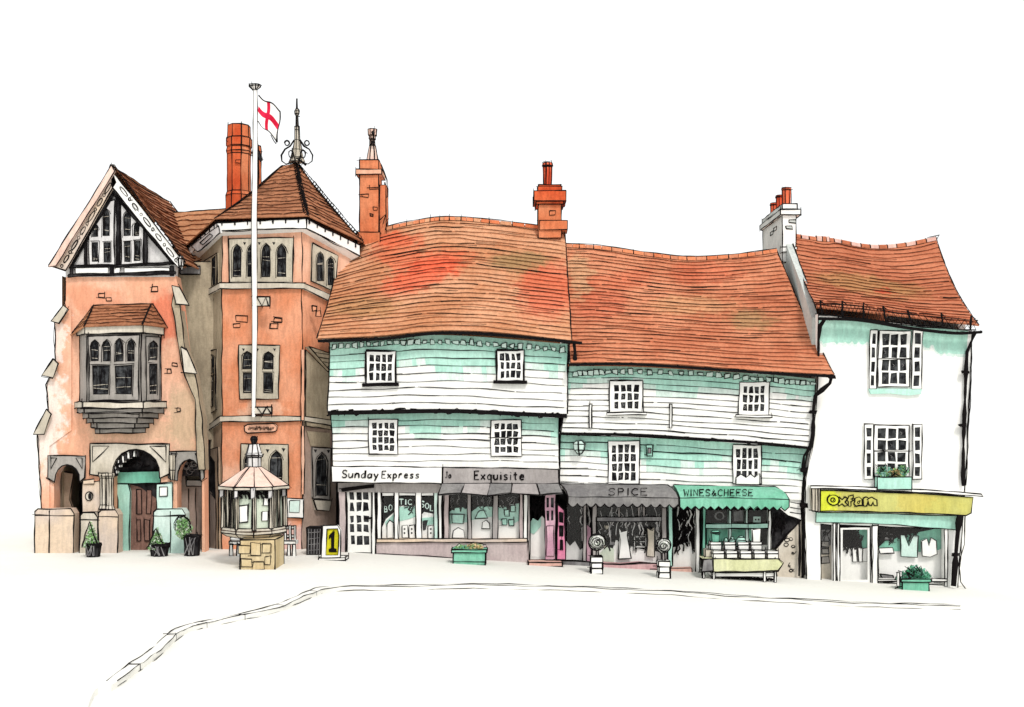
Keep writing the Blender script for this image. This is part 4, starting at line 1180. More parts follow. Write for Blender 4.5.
m.plate(FM(0.25), [(557.5, 504), (564.5, 510), (566, 560), (557, 560)], [[(559.5, 512), (563, 513), (563, 523), (559.5, 522)], [(559.5, 526), (563, 526), (563, 536), (559.5, 536)], [(560, 540), (562.5, 540), (562.5, 550), (560, 550)]], -0.08, 0.0, 'hot_pink', 0.02)
d_ = m.build('door', ha); d_['label'] = 'bright pink open door leaf'
m = MB(); m.face([FM(.30)(x, y) for x, y in ((558.5, 510), (564, 512), (564, 552), (558.5, 552))], 'dark'); m.build('pane', d_)
m = MB(); q, q1 = P(528, 561, .2), P(562, 572, .2)
boxat(m, q.x, q1.x, -0.25, 0.6, zg(q.x) - .05, q.z, 'step_peach', 0.02); m.build('door_step', ha)

# ================================================================== second weatherboarded house (centre right)
hb = thing('weatherboarded_house', 'lower white weatherboarded house with brownish tiled roof above the grey and green awnings', 'house', Vector((P(690, 0, 0.4).x, 0.5, zg(6))))
m = MB()
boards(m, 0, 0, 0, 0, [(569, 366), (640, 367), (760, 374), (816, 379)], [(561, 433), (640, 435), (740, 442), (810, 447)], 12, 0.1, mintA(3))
m.build('upper_wall', hb)
m = MB()
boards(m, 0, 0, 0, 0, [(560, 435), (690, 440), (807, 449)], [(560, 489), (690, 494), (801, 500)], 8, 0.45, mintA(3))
m.build('lower_wall', hb)
m = MB(); band(m, [(560, 433.5), (640, 435), (700, 439), (760, 443), (810, 448)], 0.1, 2.6, -0.4, 0.06, 'ink', True, 0.016); m.build('jetty_shade_strip', hb)  # painted shade line under this jetty as well
dentils(hb, [(572, 374), (620, 372), (700, 374), (770, 380), (815, 384)], 0.1, 33, 5.0, 4.4)
topB = smooth([P(566, 246, 4.2), P(600, 248, 4.2), P(650, 255, 4.2), P(690, 259, 4.2), P(740, 256, 4.2), P(777, 251, 4.2)], 30)
botB = smooth([P(570, 363, -.5), P(620, 363, -.5), P(680, 365, -.5), P(760, 371, -.5), P(834, 375, -.5)], 30)
m = MB()
roof(m, topB, botB, 31, 'tile_b', 40, 0.035, 0.0105, sag=0.14)
for a, b in zip(topB, topB[1:]): m.face([a, b, Vector((b.x, 8.6, botB[0].z)), Vector((a.x, 8.6, botB[0].z))], 'tile_b')
m.face([topB[0], botB[0], Vector((botB[0].x, 8.4, botB[0].z))], 'board_white')
rB = m.build('roof', hb)
m = MB()
for k in range(24):
    a, b = poly_at(topB, k / 24), poly_at(topB, (k + .94) / 24)
    pr = ((-.13, -.06), (-.09, .05), (0, .09), (.09, .05), (.13, -.06))
    m.loft([[a + Vector((0, y, z)) for y, z in pr], [b + Vector((0, y, z)) for y, z in pr]], 'chimney_orange' if k % 3 else 'tile_b', False, 0, False)
    if k % 2 == 0: m.ink([a + Vector((0, -.14, -.06)), a + Vector((0, -.05, .10))], 0.014, 0.004)
m.ink([p + Vector((0, -.02, .10)) for p in topB], 0.015, 0.01)
m.build('ridge_tiles', rB)
m = MB(); band(m, [(569, 364.5), (640, 364.5), (760, 372.5), (835, 376.5)], -0.5, 2.4, -0.12, 0.05, 'ink', True, 0.013); m.build('gutter', hb)
m = MB()
m.tube([P(832, 374, -.5), P(830, 383, -.45), P(822, 390, -.3), P(815, 396, -.05), P(813.5, 410, -.02), P(813, 435, -.02), P(811, 446, .0), P(804, 456, .3), P(803, 466, .4), P(806, 480, .42), P(803.5, 500, .42), P(804, 540, .42), P(803.5, 575, .42)], 0.062, 'ink', 8)
for x, y, Y in ((813, 412, -.1), (804, 470, .32), (804, 505, .32), (832, 376, -.55)):
    m.rect(FM(Y), x - 3.5, y - 1.5, x + 3.5, y + 1.5, -.1, 0.02, 'ink', 0.016, 0.8)
m.tube([P(799, 520, .38), P(800, 550, .38), P(799, 576, .38)], 0.04, 'ink', 6)
m.build('downpipe', hb)
sash(hb, FM(0.1), 609.5, 380.5, 643, 413, 4, 3, False, True, 0.0, 4.6, 1.8)
sash(hb, FM(0.1), 739, 382, 769, 415.5, 4, 3, False, True, -0.03, 4.4, 1.6)
sash(hb, FM(0.45), 608, 441, 639, 484, 4, 4, False, False, 0.0, 3.8, 1.7)
w_ = sash(hb, FM(0.45), 732.5, 445, 761, 484, 4, 3, False, False, 0.0, 3.4, 1.6)
m = MB(); m.plate(FM(0.45), [(735, 478), (740, 474), (745, 477.5), (750, 474), (754, 477), (759, 473), (759, 484), (735, 484)], (), 0.08, 0.10, 'white', 0.014); m.build('torn_blind', w_)
for x in (590.5, 670.5):
    m = MB(); m.plate(FM(0.1), [(x - 1.2, 404), (x + 1.4, 404), (x + 1, 428), (x - 1.4, 428)], (), 0.0, 0.08, 'white', 0.018); m.build('tie_bar', hb)
m = MB(); pxloft(m, 579.5, 0.2, [(441, 3.5), (444, 6.8), (450, 5.5), (453.5, 2.5)], 6, 'mint_pale', 0.3, 0.02); m.build('wall_lamp', hb)
m = MB(); m.rect(FM(.45), 646, 445, 652.5, 456, 0, 0.14, 'mint', 0.022, 0.8); m.rect(FM(.3), 648, 448, 651, 453, 0, 0.02, 'grey_mid', 0.014); m.build('alarm_box', hb)
# --- awnings
def bow_awning(name, xs_top, y_top, xs_bot, y_mid, y_bot, Y0, Y1, mat, nsc, zig, text):
    m = MB(); nU = 48
    prof = [(0.0, 0.0), (0.25, 0.10), (0.55, 0.28), (0.82, 0.58), (1.0, 1.0)]
    def A(u, k):
        t, dep = prof[k]
        xt = xs_top[0] + (xs_top[1] - xs_top[0]) * u; xb = xs_bot[0] + (xs_bot[1] - xs_bot[0]) * u
        yy = y_top[0] + (y_top[1] - y_top[0]) * u; yb = y_mid[0] + (y_mid[1] - y_mid[0]) * u
        e = 0.0
        return P(xt + (xb - xt) * t ** 1.2, yy + (yb - yy) * dep, Y0 + (Y1 - Y0) * t)
    for k in range(4):
        for i in range(nU):
            m.face([A(i / nU, k), A((i + 1) / nU, k), A((i + 1) / nU, k + 1), A(i / nU, k + 1)], mat)
    def V(u):
        x = xs_bot[0] + (xs_bot[1] - xs_bot[0]) * u; f = (u * nsc) % 1.0
        dy = (abs(f - .5) * 2) if zig else (1 - math.sin(math.pi * f))
        return P(x, y_bot[0] + (y_bot[1] - y_bot[0]) * u - dy * 3.6, Y1)
    nV = nsc * 8
    for i in range(nV):
        m.face([A(i / nV, 4), A((i + 1) / nV, 4), V((i + 1) / nV), V(i / nV)], mat)
    m.ink([A(i / nU, 0) for i in range(nU + 1)], 0.018, 0.014); m.ink([A(i / nU, 4) for i in range(nU + 1)], 0.013, 0.012)
    m.ink([V(i / nV) for i in range(nV + 1)], 0.019, 0.006)
    for u in (0, 1):
        m.ink([A(u, k) for k in range(5)] + [V(u)], 0.018, 0.008)
        m.face([A(u, k) for k in range(5)] + [Vector((A(u, 4).x, Y0, A(u, 4).z)), A(u, 0)], mat)
    t, x, y, w, h = text
    def AM(px, py, d=0.0):
        ya = y_top[0] + (y_top[1] - y_top[0]) * 0.5; yb = y_mid[0] + (y_mid[1] - y_mid[0]) * 0.5
        dep = min(max((py - ya) / (yb - ya), 0.0), 1.0)
        for (t0, d0), (t1, d1) in zip(prof, prof[1:]):
            if d0 <= dep <= d1: tt = t0 + (t1 - t0) * (dep - d0) / (d1 - d0)
        p = P(px, py, Y0 + (Y1 - Y0) * tt); return p + Vector((0, -0.05, 0.03))
    write(m, AM, t, x, y, w, h, 0.0, 0.017, slope=0.0)
    m.build(name, hb)
bow_awning('awning', (560, 668), (484, 485), (568, 678.5), (496.5, 498), (507, 508), 0.38, -0.34, 'awning_grey', 12, False, ('SPICE', 608, 496, 9, 7))
bow_awning('awning', (673, 776), (485, 487), (679.5, 789), (497.5, 499), (510, 511), 0.38, -0.32, 'awning_green', 14, True, ('WINES&CHEESE', 683.5, 496.6, 6.1, 6.4))
# --- spice shop
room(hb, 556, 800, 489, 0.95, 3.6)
YB = 0.62; BM = FM(YB)
m = MB()
for x0, x1, mt in ((583, 586, 'fascia_grey'), (592, 596.5, 'fascia_grey'), (661.5, 666.5, 'fascia_grey'), (668, 672.5, 'mint')):
    m.rect(BM, x0, 500, x1, 566, -0.12, 0.05, mt, 0.017, 0.4)
m.rect(BM, 596, 517, 662, 521.5, -0.1, 0.05, 'grey_mid', 0.016, 0.4)
for x in (619, 639, 644): m.rect(BM, x - 1.2, 501, x + 1.2, 517, -0.08, 0.0, 'fascia_grey', 0.010)
m.build('window_frame', hb)
m = MB(); SB = FM(YB + 0.28)                # pale counters low in the windows, ragged with stock
m.plate(SB, [(566, 541), (570, 546), (575, 541), (580, 550), (586, 546), (591, 552), (591, 580), (566, 580)], (), -0.05, 0, 'white', 0.0)
m.plate(SB, [(594, 551), (603, 548), (612, 551), (616, 540), (636, 548), (646, 550), (660, 552), (664, 580), (594, 580)], (), -0.05, 0, 'white', 0.0)
m.plate(SB, [(598, 556), (606, 546), (614, 549), (614, 562), (600, 563)], (), 0, 0.02, 'kiosk_green', 0.0)
m.plate(SB, [(672, 548), (680, 545), (690, 541), (700, 545), (700, 585), (672, 585)], (), -0.05, 0, 'white', 0.0)
m.build('display_board', hb)
m = MB()
scribble(m, FM(YB + .24), 567, 503, 591, 552, 24, 0, 0.026)
scribble(m, FM(YB + .22), 568, 503, 590, 545, 8, 0, 0.018, 'gable_grey')
scribble(m, FM(YB + .24), 598, 522, 660, 552, 40, 0, 0.022)
scribble(m, FM(YB + .22), 598, 503, 660, 546, 22, 0, 0.014, 'gable_grey')
scribble(m, FM(YB + .24), 674, 506, 697, 556, 30, 0, 0.026)
scribble(m, FM(YB + .22), 675, 506, 696, 545, 8, 0, 0.016, 'gable_grey')
for k in range(16):
    x, y = RND.uniform(598, 658), RND.uniform(524, 545)
    m.rect(FM(YB + .28), x, y, x + RND.uniform(2.5, 5), y + RND.uniform(2.5, 4.5), -0.1, 0, RND.choice(('white', 'grey_mid', 'stone_pale')), 0.014, 0.5)
m.build('hanging_stock', hb)
m = MB(); m.plate(FM(YB + .1), [(586.5, 524), (591, 528), (591, 562), (586.5, 562)], (), -0.05, 0, 'pink', 0.014); m.build('curtain', hb)
for x0, x1, y0, y1 in ((567, 583, 502, 564), (597, 661, 502, 517), (597, 661, 522, 564), (706, 728, 510, 523), (731, 745, 510, 523), (748, 772, 510, 523), (708, 768, 529, 558)):
    m = MB(); m.face([FM(YB + .04)(x, y) for x, y in ((x0, y0), (x1, y0), (x1, y1), (x0, y1))], 'shop_glass'); m.build('shop_pane', hb)
m = MB(); q, q1 = P(566, 566, .5), P(690, 578, .5)
m.plate(FM(0.45), [(562, 561), (590, 562), (592, 572), (592, 582), (562, 576)], (), -0.3, 0, 'grey_mid', 0.018, jit=0.015)
m.plate(FM(0.40), [(600, 562), (606, 563), (620, 564), (640, 562.5), (662, 565), (663, 585), (600, 582)], (), -0.4, 0, 'step_rose', 0.02, jit=0.02)
m.plate(FM(0.42), [(664, 569), (692, 568), (694, 585), (664, 586)], (), -0.4, 0, 'step_peach', 0.016)
for x, y in ((608, 569), (623, 571), (650, 569)): m.plate(FM(.40), [(x, y), (x + 7, y), (x + 6.5, y + 2.5), (x + .5, y + 3)], (), 0, 0.012, 'step_rose', 0.014)
m.build('stall_riser', hb)
box_good('hanging_dress', 'white wrap dress with a flared skirt hanging in the grey awning shop window', 'dress', [(618.5, 526), (622, 531), (626, 530), (628.5, 526.5), (627, 535), (631, 558.5), (618, 559), (619.5, 540)], YB + .16, 'white', 'clothes hung in the shop windows', 0.02, 0.10)
box_good('hanging_dress', 'narrow straight pale dress hanging by the right post of the grey awning window', 'dress', [(647, 527), (650, 529), (652, 529.5), (655, 527), (654.5, 545), (654.5, 557), (646.5, 556), (647.5, 540)], YB + .16, 'stone_pale', 'clothes hung in the shop windows', 0.02, 0.10)
m = MB()
for y in (536, 541, 546): m.rect(FM(YB + .2), 635, y, 645.5, y + 1.4, -.25, 0, 'white', 0.012)
for x in (634, 645.5): m.rect(FM(YB + .2), x, 534, x + 1.2, 551, -.25, 0, 'white', 0.012)
tag(m.build('shelf_rack', None, FM(YB + .2)(640, 551)), 'small white shelf rack between the two dresses', 'rack')
# --- wine and cheese shop
m = MB()
for x0, x1, mt in ((695.5, 699.5, 'white'), (702.5, 705.5, 'mint_deep'), (728.5, 731, 'mint_pale'), (745.5, 748, 'mint_pale'), (768, 771, 'white')):
    m.rect(BM, x0, 506, x1, 576 if x1 < 706 else 559, -0.12, 0.05, mt, 0.016, 0.3)
m.rect(BM, 705, 523.5, 768, 528, -0.1, 0.06, 'mint', 0.016, 0.4)
m.build('window_frame', hb)
m = MB(); WB = FM(YB + 0.3)
m.plate(WB, [(707, 528), (752, 528), (752, 546), (707, 546)], (), -0.05, 0, 'mint_deep', 0.0)
m.plate(WB, [(706, 545), (768, 545), (768, 575), (706, 575)], (), -0.05, 0, 'white', 0.0)
m.plate(WB, [(733, 511), (743, 510), (743, 521), (733, 522)], (), 0, 0.03, 'grey_mid', 0.018)
m.plate(WB, ngon(719, 516, 6, 5, 10), (), 0, 0.03, 'grey_mid', 0.02)
m.plate(WB, ngon(719.5, 516, 3, 2.6, 8), (), 0.03, 0.05, 'dark', 0.014)
m.plate(WB, [(753, 516), (761, 516), (761, 523), (753, 523)], (), 0, 0.03, 'mint_pale', 0.016)
for x in (755.5, 758.5): m.plate(WB, ngon(x, 519.5, .9, 1, 6), (), 0.03, 0.04, 'ink', 0)
scribble(m, FM(YB + .3), 772, 511, 784, 545, 12, 0, 0.022)
m.build('window_display', hb)
# passage at the right end
m = MB()
m.plate(FM(0.62), [(770, 508), (806, 513), (806, 520), (788, 532), (775, 548), (770, 548)], (), -0.6, 0.0, 'dark', 0.02)
scribble(m, FM(0.58), 772, 512, 788, 536, 16, 0, 0.02)
m.build('passage_soffit', hb)
m = MB()
m.plate(FM(0.62), [(802, 519), (802, 590), (777, 584), (775, 550), (788, 533)], (), -1.2, 0.05, 'pebble_beige', 0.02)
for x, y, w in ((787, 540, 4), (791, 539, 3), (786, 545, 4), (793, 553, 2), (789, 566, 2), (791, 571, 3), (793, 546, 3)): m.plate(FM(.57), ngon(x, y, w * .6, w * .45, 6), (), 0, 0.02, 'stone_pale', 0.014)
m.build('passage_wall', hb)
m = MB(); m.plate(FM(0.50), [(776, 489), (801, 499), (801, 520), (788, 516), (780, 509)], (), -0.3, 0.0, 'board_white', 0.018)
for y in (504, 509, 514): m.ink([P(790, y - 2, .49), P(801, y, .49)], 0.012, 0.01)
m.build('corner_boarding', hb)

# ================================================================== rendered house with the yellow shop sign (right)
YH = 0.3
hc = thing('rendered_house', 'white rendered house at the right end with a yellow shop sign and white chimney', 'house', Vector((P(890, 0, YH).x, YH, zg(13))))
CMf = FM(YH)
m = MB()
SH = [[(821, 524), (834, 525), (834, 590), (821, 590)], [(838, 525), (872, 526), (872, 592), (838, 590)], [(877, 526), (945, 529), (945, 585), (877, 583)]]
m.plate(CMf, [(818, 314), (972, 331), (970, 400), (966, 470), (957, 600), (807, 596), (805, 540), (805, 478), (812, 448), (818, 385)], SH, -0.35, 0.0, 'white', 0.018, hink=0.0, jit=0.012)
m.build('front_wall', hc)
xl, xr = P(818, 0, YH).x, P(966, 0, YH).x
m = MB()
zf, zr, zbk = P(818, 314, YH).z, P(797, 236, 5.2).z + .15, 0
prof_ = [(YH + .36, zf - .1), (2.2, zf + 1.25), (5.2, zr), (9.6, zf + .2)]
prof2 = [(YH + .02, zf + .1)] + prof_[1:]
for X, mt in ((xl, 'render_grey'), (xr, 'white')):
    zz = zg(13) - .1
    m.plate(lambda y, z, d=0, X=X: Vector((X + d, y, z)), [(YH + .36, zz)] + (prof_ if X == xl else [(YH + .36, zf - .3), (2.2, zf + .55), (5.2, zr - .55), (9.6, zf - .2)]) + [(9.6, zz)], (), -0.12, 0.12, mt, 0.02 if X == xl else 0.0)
m.face([(xl, 9.6, zg(13)), (xr, 9.6, zg(13)), (xr, 9.6, zf), (xl, 9.6, zf)], 'white')
m.build('gable_wall', hc)
topC = smooth([P(793, 236, 5.2), P(820, 240, 5.2), P(835, 241, 5.2), P(868, 247, 5.2), P(900, 246, 5.2), P(936, 239, 5.2)], 24)
botC = smooth([P(816, 308, -.05), P(860, 312, -.05), P(920, 319, -.05), P(979, 326, -.05)], 24)
m = MB()
roof(m, topC, botC, 22, 'tile_c', 32, 0.035, 0.0105, sag=0.26)
for a, b in zip(topC, topC[1:]): m.face([a, b, Vector((b.x, 10.0, zf)), Vector((a.x, 10.0, zf))], 'tile_c')
m.plate(lambda x, z, d=0: Vector((x, z, d)), [(0, 0)], (), 0, 0, 'tile_c', 0) if False else None
rC = m.build('roof', hc)
m = MB()
for k in range(18):
    a, b = poly_at(topC, k / 18), poly_at(topC, (k + .94) / 18); hgt = .05 + (.05 if k in (3, 4, 5) else 0)
    pr = ((-.13, -.06), (-.09, hgt), (0, .05 + hgt), (.09, hgt), (.13, -.06))
    m.loft([[a + Vector((0, y, z)) for y, z in pr], [b + Vector((0, y, z)) for y, z in pr]], 'step_peach' if k % 2 else 'tile_c', False, 0.010, False, vink=False)
m.ink([topC[-1] + Vector((-.3, -.05, .05)), topC[-1] + Vector((.1, -.05, .14)), topC[-1] + Vector((-.02, -.05, -.05))], 0.022, 0.01)
m.build('ridge_tiles', rC)
m = MB()                                   # verge of grey render along the left gable
tilt = [(topC[0] + Vector((-.12, 0, .02))), P(797, 262, 3.6), P(806, 288, 1.8), P(815, 308, 0.0)]
m.build('verge', rC) if False else None
m = MB(); N0 = FM(-0.1)                    # snow guard netting along the eave
Tn = smooth([P(816, 304, -.1), P(860, 306, -.1), P(905, 314, -.1), P(978, 320, -.1)], 50); Bn = smooth([P(818, 315, -.1), P(860, 318, -.1), P(910, 326, -.1), P(976, 330, -.1)], 50)
m.ink(Tn, 0.016, 0.01); m.ink(Bn, 0.018, 0.01)
for k in range(0, 34):
    u = k / 34
    m.ink([poly_at(Tn, u), poly_at(Bn, min(1, u + .03))], 0.007, 0.006); m.ink([poly_at(Bn, u), poly_at(Tn, min(1, u + .03))], 0.007, 0.006)
for u in (0.03, 0.2, 0.36, 0.52, 0.68, 0.84, .97):
    p, q = poly_at(Tn, u), poly_at(Bn, u); m.ink([p + Vector((0, 0, .14)), q], 0.03, 0.01); m.ink([p + Vector((0, 0, .12)), p + Vector((.14, 0, .02))], 0.018, 0.0)
m.build('snow_guard', rC)
m = MB(); band(m, [(819, 318.5), (860, 320), (910, 328), (955, 333), (982, 332)], -0.12, 2.6, -0.15, 0.04, 'ink', True, 0.014); m.build('gutter', hc)
m = MB()                                   # black rainwater pipe down the left corner of the front
m.tube([P(825, 319, -.1), P(820, 326, .15), P(818.5, 340, .22), P(818.5, 372, .22)], 0.055, 'ink', 8)
m.build('downpipe', hc)
m = MB()
m.tube([P(975, 332, -.12), P(972, 340, .1), P(967, 352, .2), P(966, 372, .2), P(965, 400, .2), P(963.5, 440, .2), P(963, 486, .2)], 0.06, 'ink', 8)
m.tube([P(959.5, 515, .0), P(957, 540, .0), P(953.5, 586, .0)], 0.085, 'ink', 8)
m.ink([P(972, 340, .26), P(969, 400, .26), P(966, 486, .26)], 0.018, 0.02)
m.ink([P(965, 516, .1), P(964, 545, .1), P(959, 565, .1), P(961, 582, .1), P(967, 590, .1)], 0.018, 0.012)
for y, x in ((372, 966), (425, 963), (555, 956)): m.rect(FM(.1), x - 3.5, y - 1.2, x + 3, y + 1.5, -.1, .03, 'ink', 0.014, .6)
m.build('downpipe', hc)
m = MB()                                   # shade under the eave painted in mint, with a ragged lower edge
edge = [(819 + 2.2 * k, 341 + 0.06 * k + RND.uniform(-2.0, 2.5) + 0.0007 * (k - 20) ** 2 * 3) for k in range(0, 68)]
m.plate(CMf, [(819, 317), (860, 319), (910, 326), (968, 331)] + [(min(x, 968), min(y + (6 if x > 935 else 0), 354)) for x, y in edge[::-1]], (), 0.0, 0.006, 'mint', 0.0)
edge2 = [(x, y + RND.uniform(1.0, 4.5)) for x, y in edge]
m.plate(CMf, [(819, 317), (968, 331)] + [(min(x, 968), min(y + (6 if x > 935 else 0), 357)) for x, y in edge2[::-1]], (), 0.0, 0.003, 'mint_shade_edge', 0.0)
m.build('eave_shade_band', hc)
def shuttered(x0, x1, y0, y1, l0, l1, r0, r1, sk):
    w = sash(hc, CMf, x0, y0, x1, y1, 3, 4, False, False, sk, 3.4, 1.9, 0.08, mid=True)
    for a, b in ((l0, l1), (r0, r1)):
        m = MB(); cells = grid_frame(m, CMf, a, y0 - 1, b, y1 + 2, [(a + 2.2, b - 2)], split(y0 + 2.5, y1 - 1, 4, 3.5), 0.0, 0.09, 'white', sk, 0.5, 0.018)
        sh = m.build('shutter', hc)
        m = MB(); m.face([CMf(x, y, 0.05) for x, y in ((a + 1, y0), (b - 1, y0), (b - 1 + sk * (y1 - y0), y1), (a + 1 + sk * (y1 - y0), y1))], 'pane_dark'); m.build('louvre_panel', sh)
    return w
shuttered(878.5, 910, 331, 387, 869.5, 877, 912, 922, -0.025)
shuttered(873.5, 908.5, 425, 477, 863.5, 872.5, 912, 921, 0.0)
m = MB(); m.plate(CMf, [(868, 388.5), (921, 389), (920, 394), (908, 395.5), (890, 393.5), (870, 394)], (), 0.0, 0.10, 'mint', 0.0); m.build('window_sill', hc)  # sill ledge; its mint stands in for the shade below the window
# chimney and pots
m = MB(); x0, x1 = 10.02, 10.52; ya, yb = 4.45, 7.9
zc = lambda y: P(0, y, ya).z
def cbox(x0, x1, ya, yb, z0, z1, mf, ml, ink=0.018):
    a = [Vector((x0, ya, z1)), Vector((x1, ya, z1)), Vector((x1, yb, z1)), Vector((x0, yb, z1))]; b = [Vector((p.x, p.y, z0)) for p in a]
    m.loft([a, b], mf, True, ink, mats=[mf, mf, mf, ml])
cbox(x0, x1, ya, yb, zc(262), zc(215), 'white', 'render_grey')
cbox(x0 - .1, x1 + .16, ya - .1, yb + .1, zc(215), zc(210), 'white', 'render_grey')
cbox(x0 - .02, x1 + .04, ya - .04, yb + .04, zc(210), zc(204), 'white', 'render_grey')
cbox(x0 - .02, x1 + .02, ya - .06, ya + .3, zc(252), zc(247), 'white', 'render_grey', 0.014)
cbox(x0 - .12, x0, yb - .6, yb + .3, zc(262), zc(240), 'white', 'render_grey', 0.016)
bricks(m, FM(ya), [(789, 220, 7, 3), (786, 226, 6, 3)], 0.012, 'render_grey')
for y, z in ((5.4, zc(222)), (6.0, zc(224))): m.ink([Vector((x0 - .01, y, z)), Vector((x0 - .01, y + .5, z)), Vector((x0 - .01, y + .5, z - .12)), Vector((x0 - .01, y, z - .12)), Vector((x0 - .01, y, z))], 0.016, 0.0)
ch = m.build('chimney', hc)
for k, (Y, y0) in enumerate(((4.9, 186), (5.9, 188.5), (6.9, 191.5))):
    m = MB(); c = Vector(((x0 + x1) / 2, Y, 0)); zt0 = zc(y0); zb0 = zc(204)
    m.loft([ring(c, r, r, z, 10) for z, r in ((zt0, .17), (zt0 - .05, .19), (zt0 - .08, .16), (zb0, .15))], 'pot_red', True, 0.015, vink=False)
    for a_ in (3.3, 4.2, 5.2, 6.1): m.ink([c + Vector((.17 * math.cos(a_), .17 * math.sin(a_), z)) for z in (zt0, zb0)], 0.012, 0.006)
    m.build('chimney_pot', ch)
# --- shop front
m = MB(); FC = FM(0.05)
m.plate(FC, [(820, 490.5), (895, 492.5), (973, 497), (971, 513), (966, 515.5), (895, 512), (820, 511)], (), -0.24, 0.0, 'yellow', 0.02)
m.plate(FC, [(811, 487), (820, 487), (820, 512), (812, 511)], (), -0.24, 0.04, 'stone_pale', 0.022); m.ink([FC(815, 488, .05), FC(815, 511, .05)], 0.014, 0.008); m.ink([FC(817.5, 488, .05), FC(817.5, 511, .05)], 0.014, 0.008)
m.plate(FC, [(810, 485.5), (890, 487.5), (980, 493.5), (982, 496), (890, 490.5), (810, 488)], (), -0.24, 0.08, 'white', 0.018)
dO = 0.02
m.plate(FC, ngon(833, 500, 5.8, 5.2, 14), (), 0, dO, 'yellow', 0.022); m.plate(FC, ngon(833, 500, 2.2, 2.0, 9), (), dO, dO + .01, 'yellow', 0.016); m.plate(FC, ngon(833.2, 500, .8, .8, 6), (), dO + .01, dO + .02, 'ink', 0.0)
for g in ([(838.5, 497), (842, 500), (845, 497), (847.5, 498.5), (844.8, 502), (847.5, 505), (844.5, 506), (842, 503.8), (839, 506), (838, 504), (840.3, 501.5)],
          [(849, 495.5), (853, 494.5), (852.8, 498), (851, 498.5), (853.5, 500), (851, 501.5), (851.2, 506), (848.6, 506), (848.4, 501.5), (847.2, 500)],
          [(855, 498), (859, 496.8), (861.5, 499), (862, 505.5), (859, 505), (856, 506), (853.8, 503.5), (855, 501)],
          [(863, 498.5), (866, 497), (868.5, 498.5), (871.5, 497.2), (874, 498.8), (876.5, 500), (876.8, 506), (873.5, 505.5), (872.6, 502), (871, 505.8), (868.6, 505.2), (867.8, 502), (866.4, 506.2), (863.2, 506)]):
    m.plate(FC, g, (), 0, dO, 'yellow', 0.022)
m.plate(FC, ngon(858, 502.5, 1.2, 1.1, 7), (), dO, dO + .01, 'yellow', 0.014)
m.build('shop_sign', hc)
m = MB(); m.plate(FM(0.22), [(816, 512), (895, 514), (957, 516), (956, 530), (945, 529), (895, 524.5), (816, 522)], (), -0.1, 0.0, 'mint', 0.014); m.build('frieze', hc)
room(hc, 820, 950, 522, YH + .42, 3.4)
YQ = 0.36; QM = FM(YQ)
m = MB()
for x0, x1, y0, y1 in ((832.5, 835, 523, 584), (836.5, 839, 523, 588), (871, 877, 525, 590), (943.5, 946.5, 529, 586)): m.rect(QM, x0, y0, x1, y1, -0.1, 0.1, 'white', 0.018, .3)
m.rect(QM, 877, 578.5, 946, 581, -0.1, 0.12, 'white', 0.018)
m.build('window_frame', hc)
m = MB()
cells = grid_frame(m, QM, 840, 527, 870.5, 586, [(842.5, 868)], [(529.5, 580)], -0.06, 0.0, 'white', 0.0, .4, 0.018)
dC = m.build('door', hc); m = MB(); m.face([FM(YQ + .03)(x, y) for x, y in ((842, 529), (869, 529), (869, 581), (842, 581))], 'shop_glass'); m.build('pane', dC)
m = MB(); m.face([FM(YQ + .03)(x, y) for x, y in ((877, 527), (944, 529), (944, 579), (877, 579))], 'shop_glass'); m.build('shop_pane', hc)
m = MB(); m.face([FM(YQ + .03)(x, y) for x, y in ((821, 524), (833, 525), (833, 584), (821, 584))], 'shop_glass'); m.build('shop_pane', hc)
m = MB(); QB = FM(YQ + 0.36)
m.plate(QB, [(838, 548), (844, 543), (850, 549), (858, 546), (868, 540), (872, 544), (874, 600), (838, 600)], (), -0.05, 0, 'white', 0.0)
m.plate(QB, [(856, 530), (868, 526), (872, 530), (872, 546), (862, 549), (857, 545)], (), 0, 0.02, 'mint_deep', 0.014)
m.plate(QB, [(874, 552), (890, 552), (900, 549), (925, 551), (950, 546), (950, 600), (874, 600)], (), -0.05, 0, 'white', 0.0)
m.plate(QB, [(876, 550), (885, 541), (900, 537), (915, 533), (948, 526), (948, 546), (935, 551), (915, 552)], (), 0, 0.02, 'mint_deep', 0.0)
m.plate(QB, [(818, 560), (826, 548), (836, 542), (836, 600), (818, 600)], (), -0.05, 0, 'stone_pale', 0.0)
m.plate(QB, [(818, 530), (836, 530), (836, 572), (818, 572)], (), -0.1, -0.06, 'grey_mid', 0.0)
m.build('display_board', hc)
m = MB()
scribble(m, FM(YQ + .30), 842, 528, 862, 556, 24, 0, 0.022); scribble(m, FM(YQ + .30), 879, 528, 916, 546, 30, 0, 0.02); scribble(m, FM(YQ + .4), 823, 526, 834, 545, 10, 0, 0.018)
for y in (541, 548, 557): m.rect(FM(YQ + .35), 822, y, 829, y + 6, -.1, 0, 'stone_grey', 0.018, .6)
for y in (532, 537): m.rect(FM(YQ + .3), 884, y, 893, y + 3.5, -.1, 0, 'grey_mid', 0.016, .6)
for x in (853, 858, 863): m.rect(FM(YQ + .3), x, 548, x + 4, 562, -.1, 0, 'white', 0.016, .6)
m.build('hanging_stock', hc)
gs = 'clothes hung in the shop windows'
box_good('folded_shirt', 'square white shirt with a deep mint V neck, left one under the yellow sign', 'shirt', [(900, 535), (905, 535.5), (909, 546), (913, 535.5), (918, 536), (917.5, 557), (901, 556.5), (901, 546)], YQ + .2, 'mint_pale', gs, 0.018, 0.08)
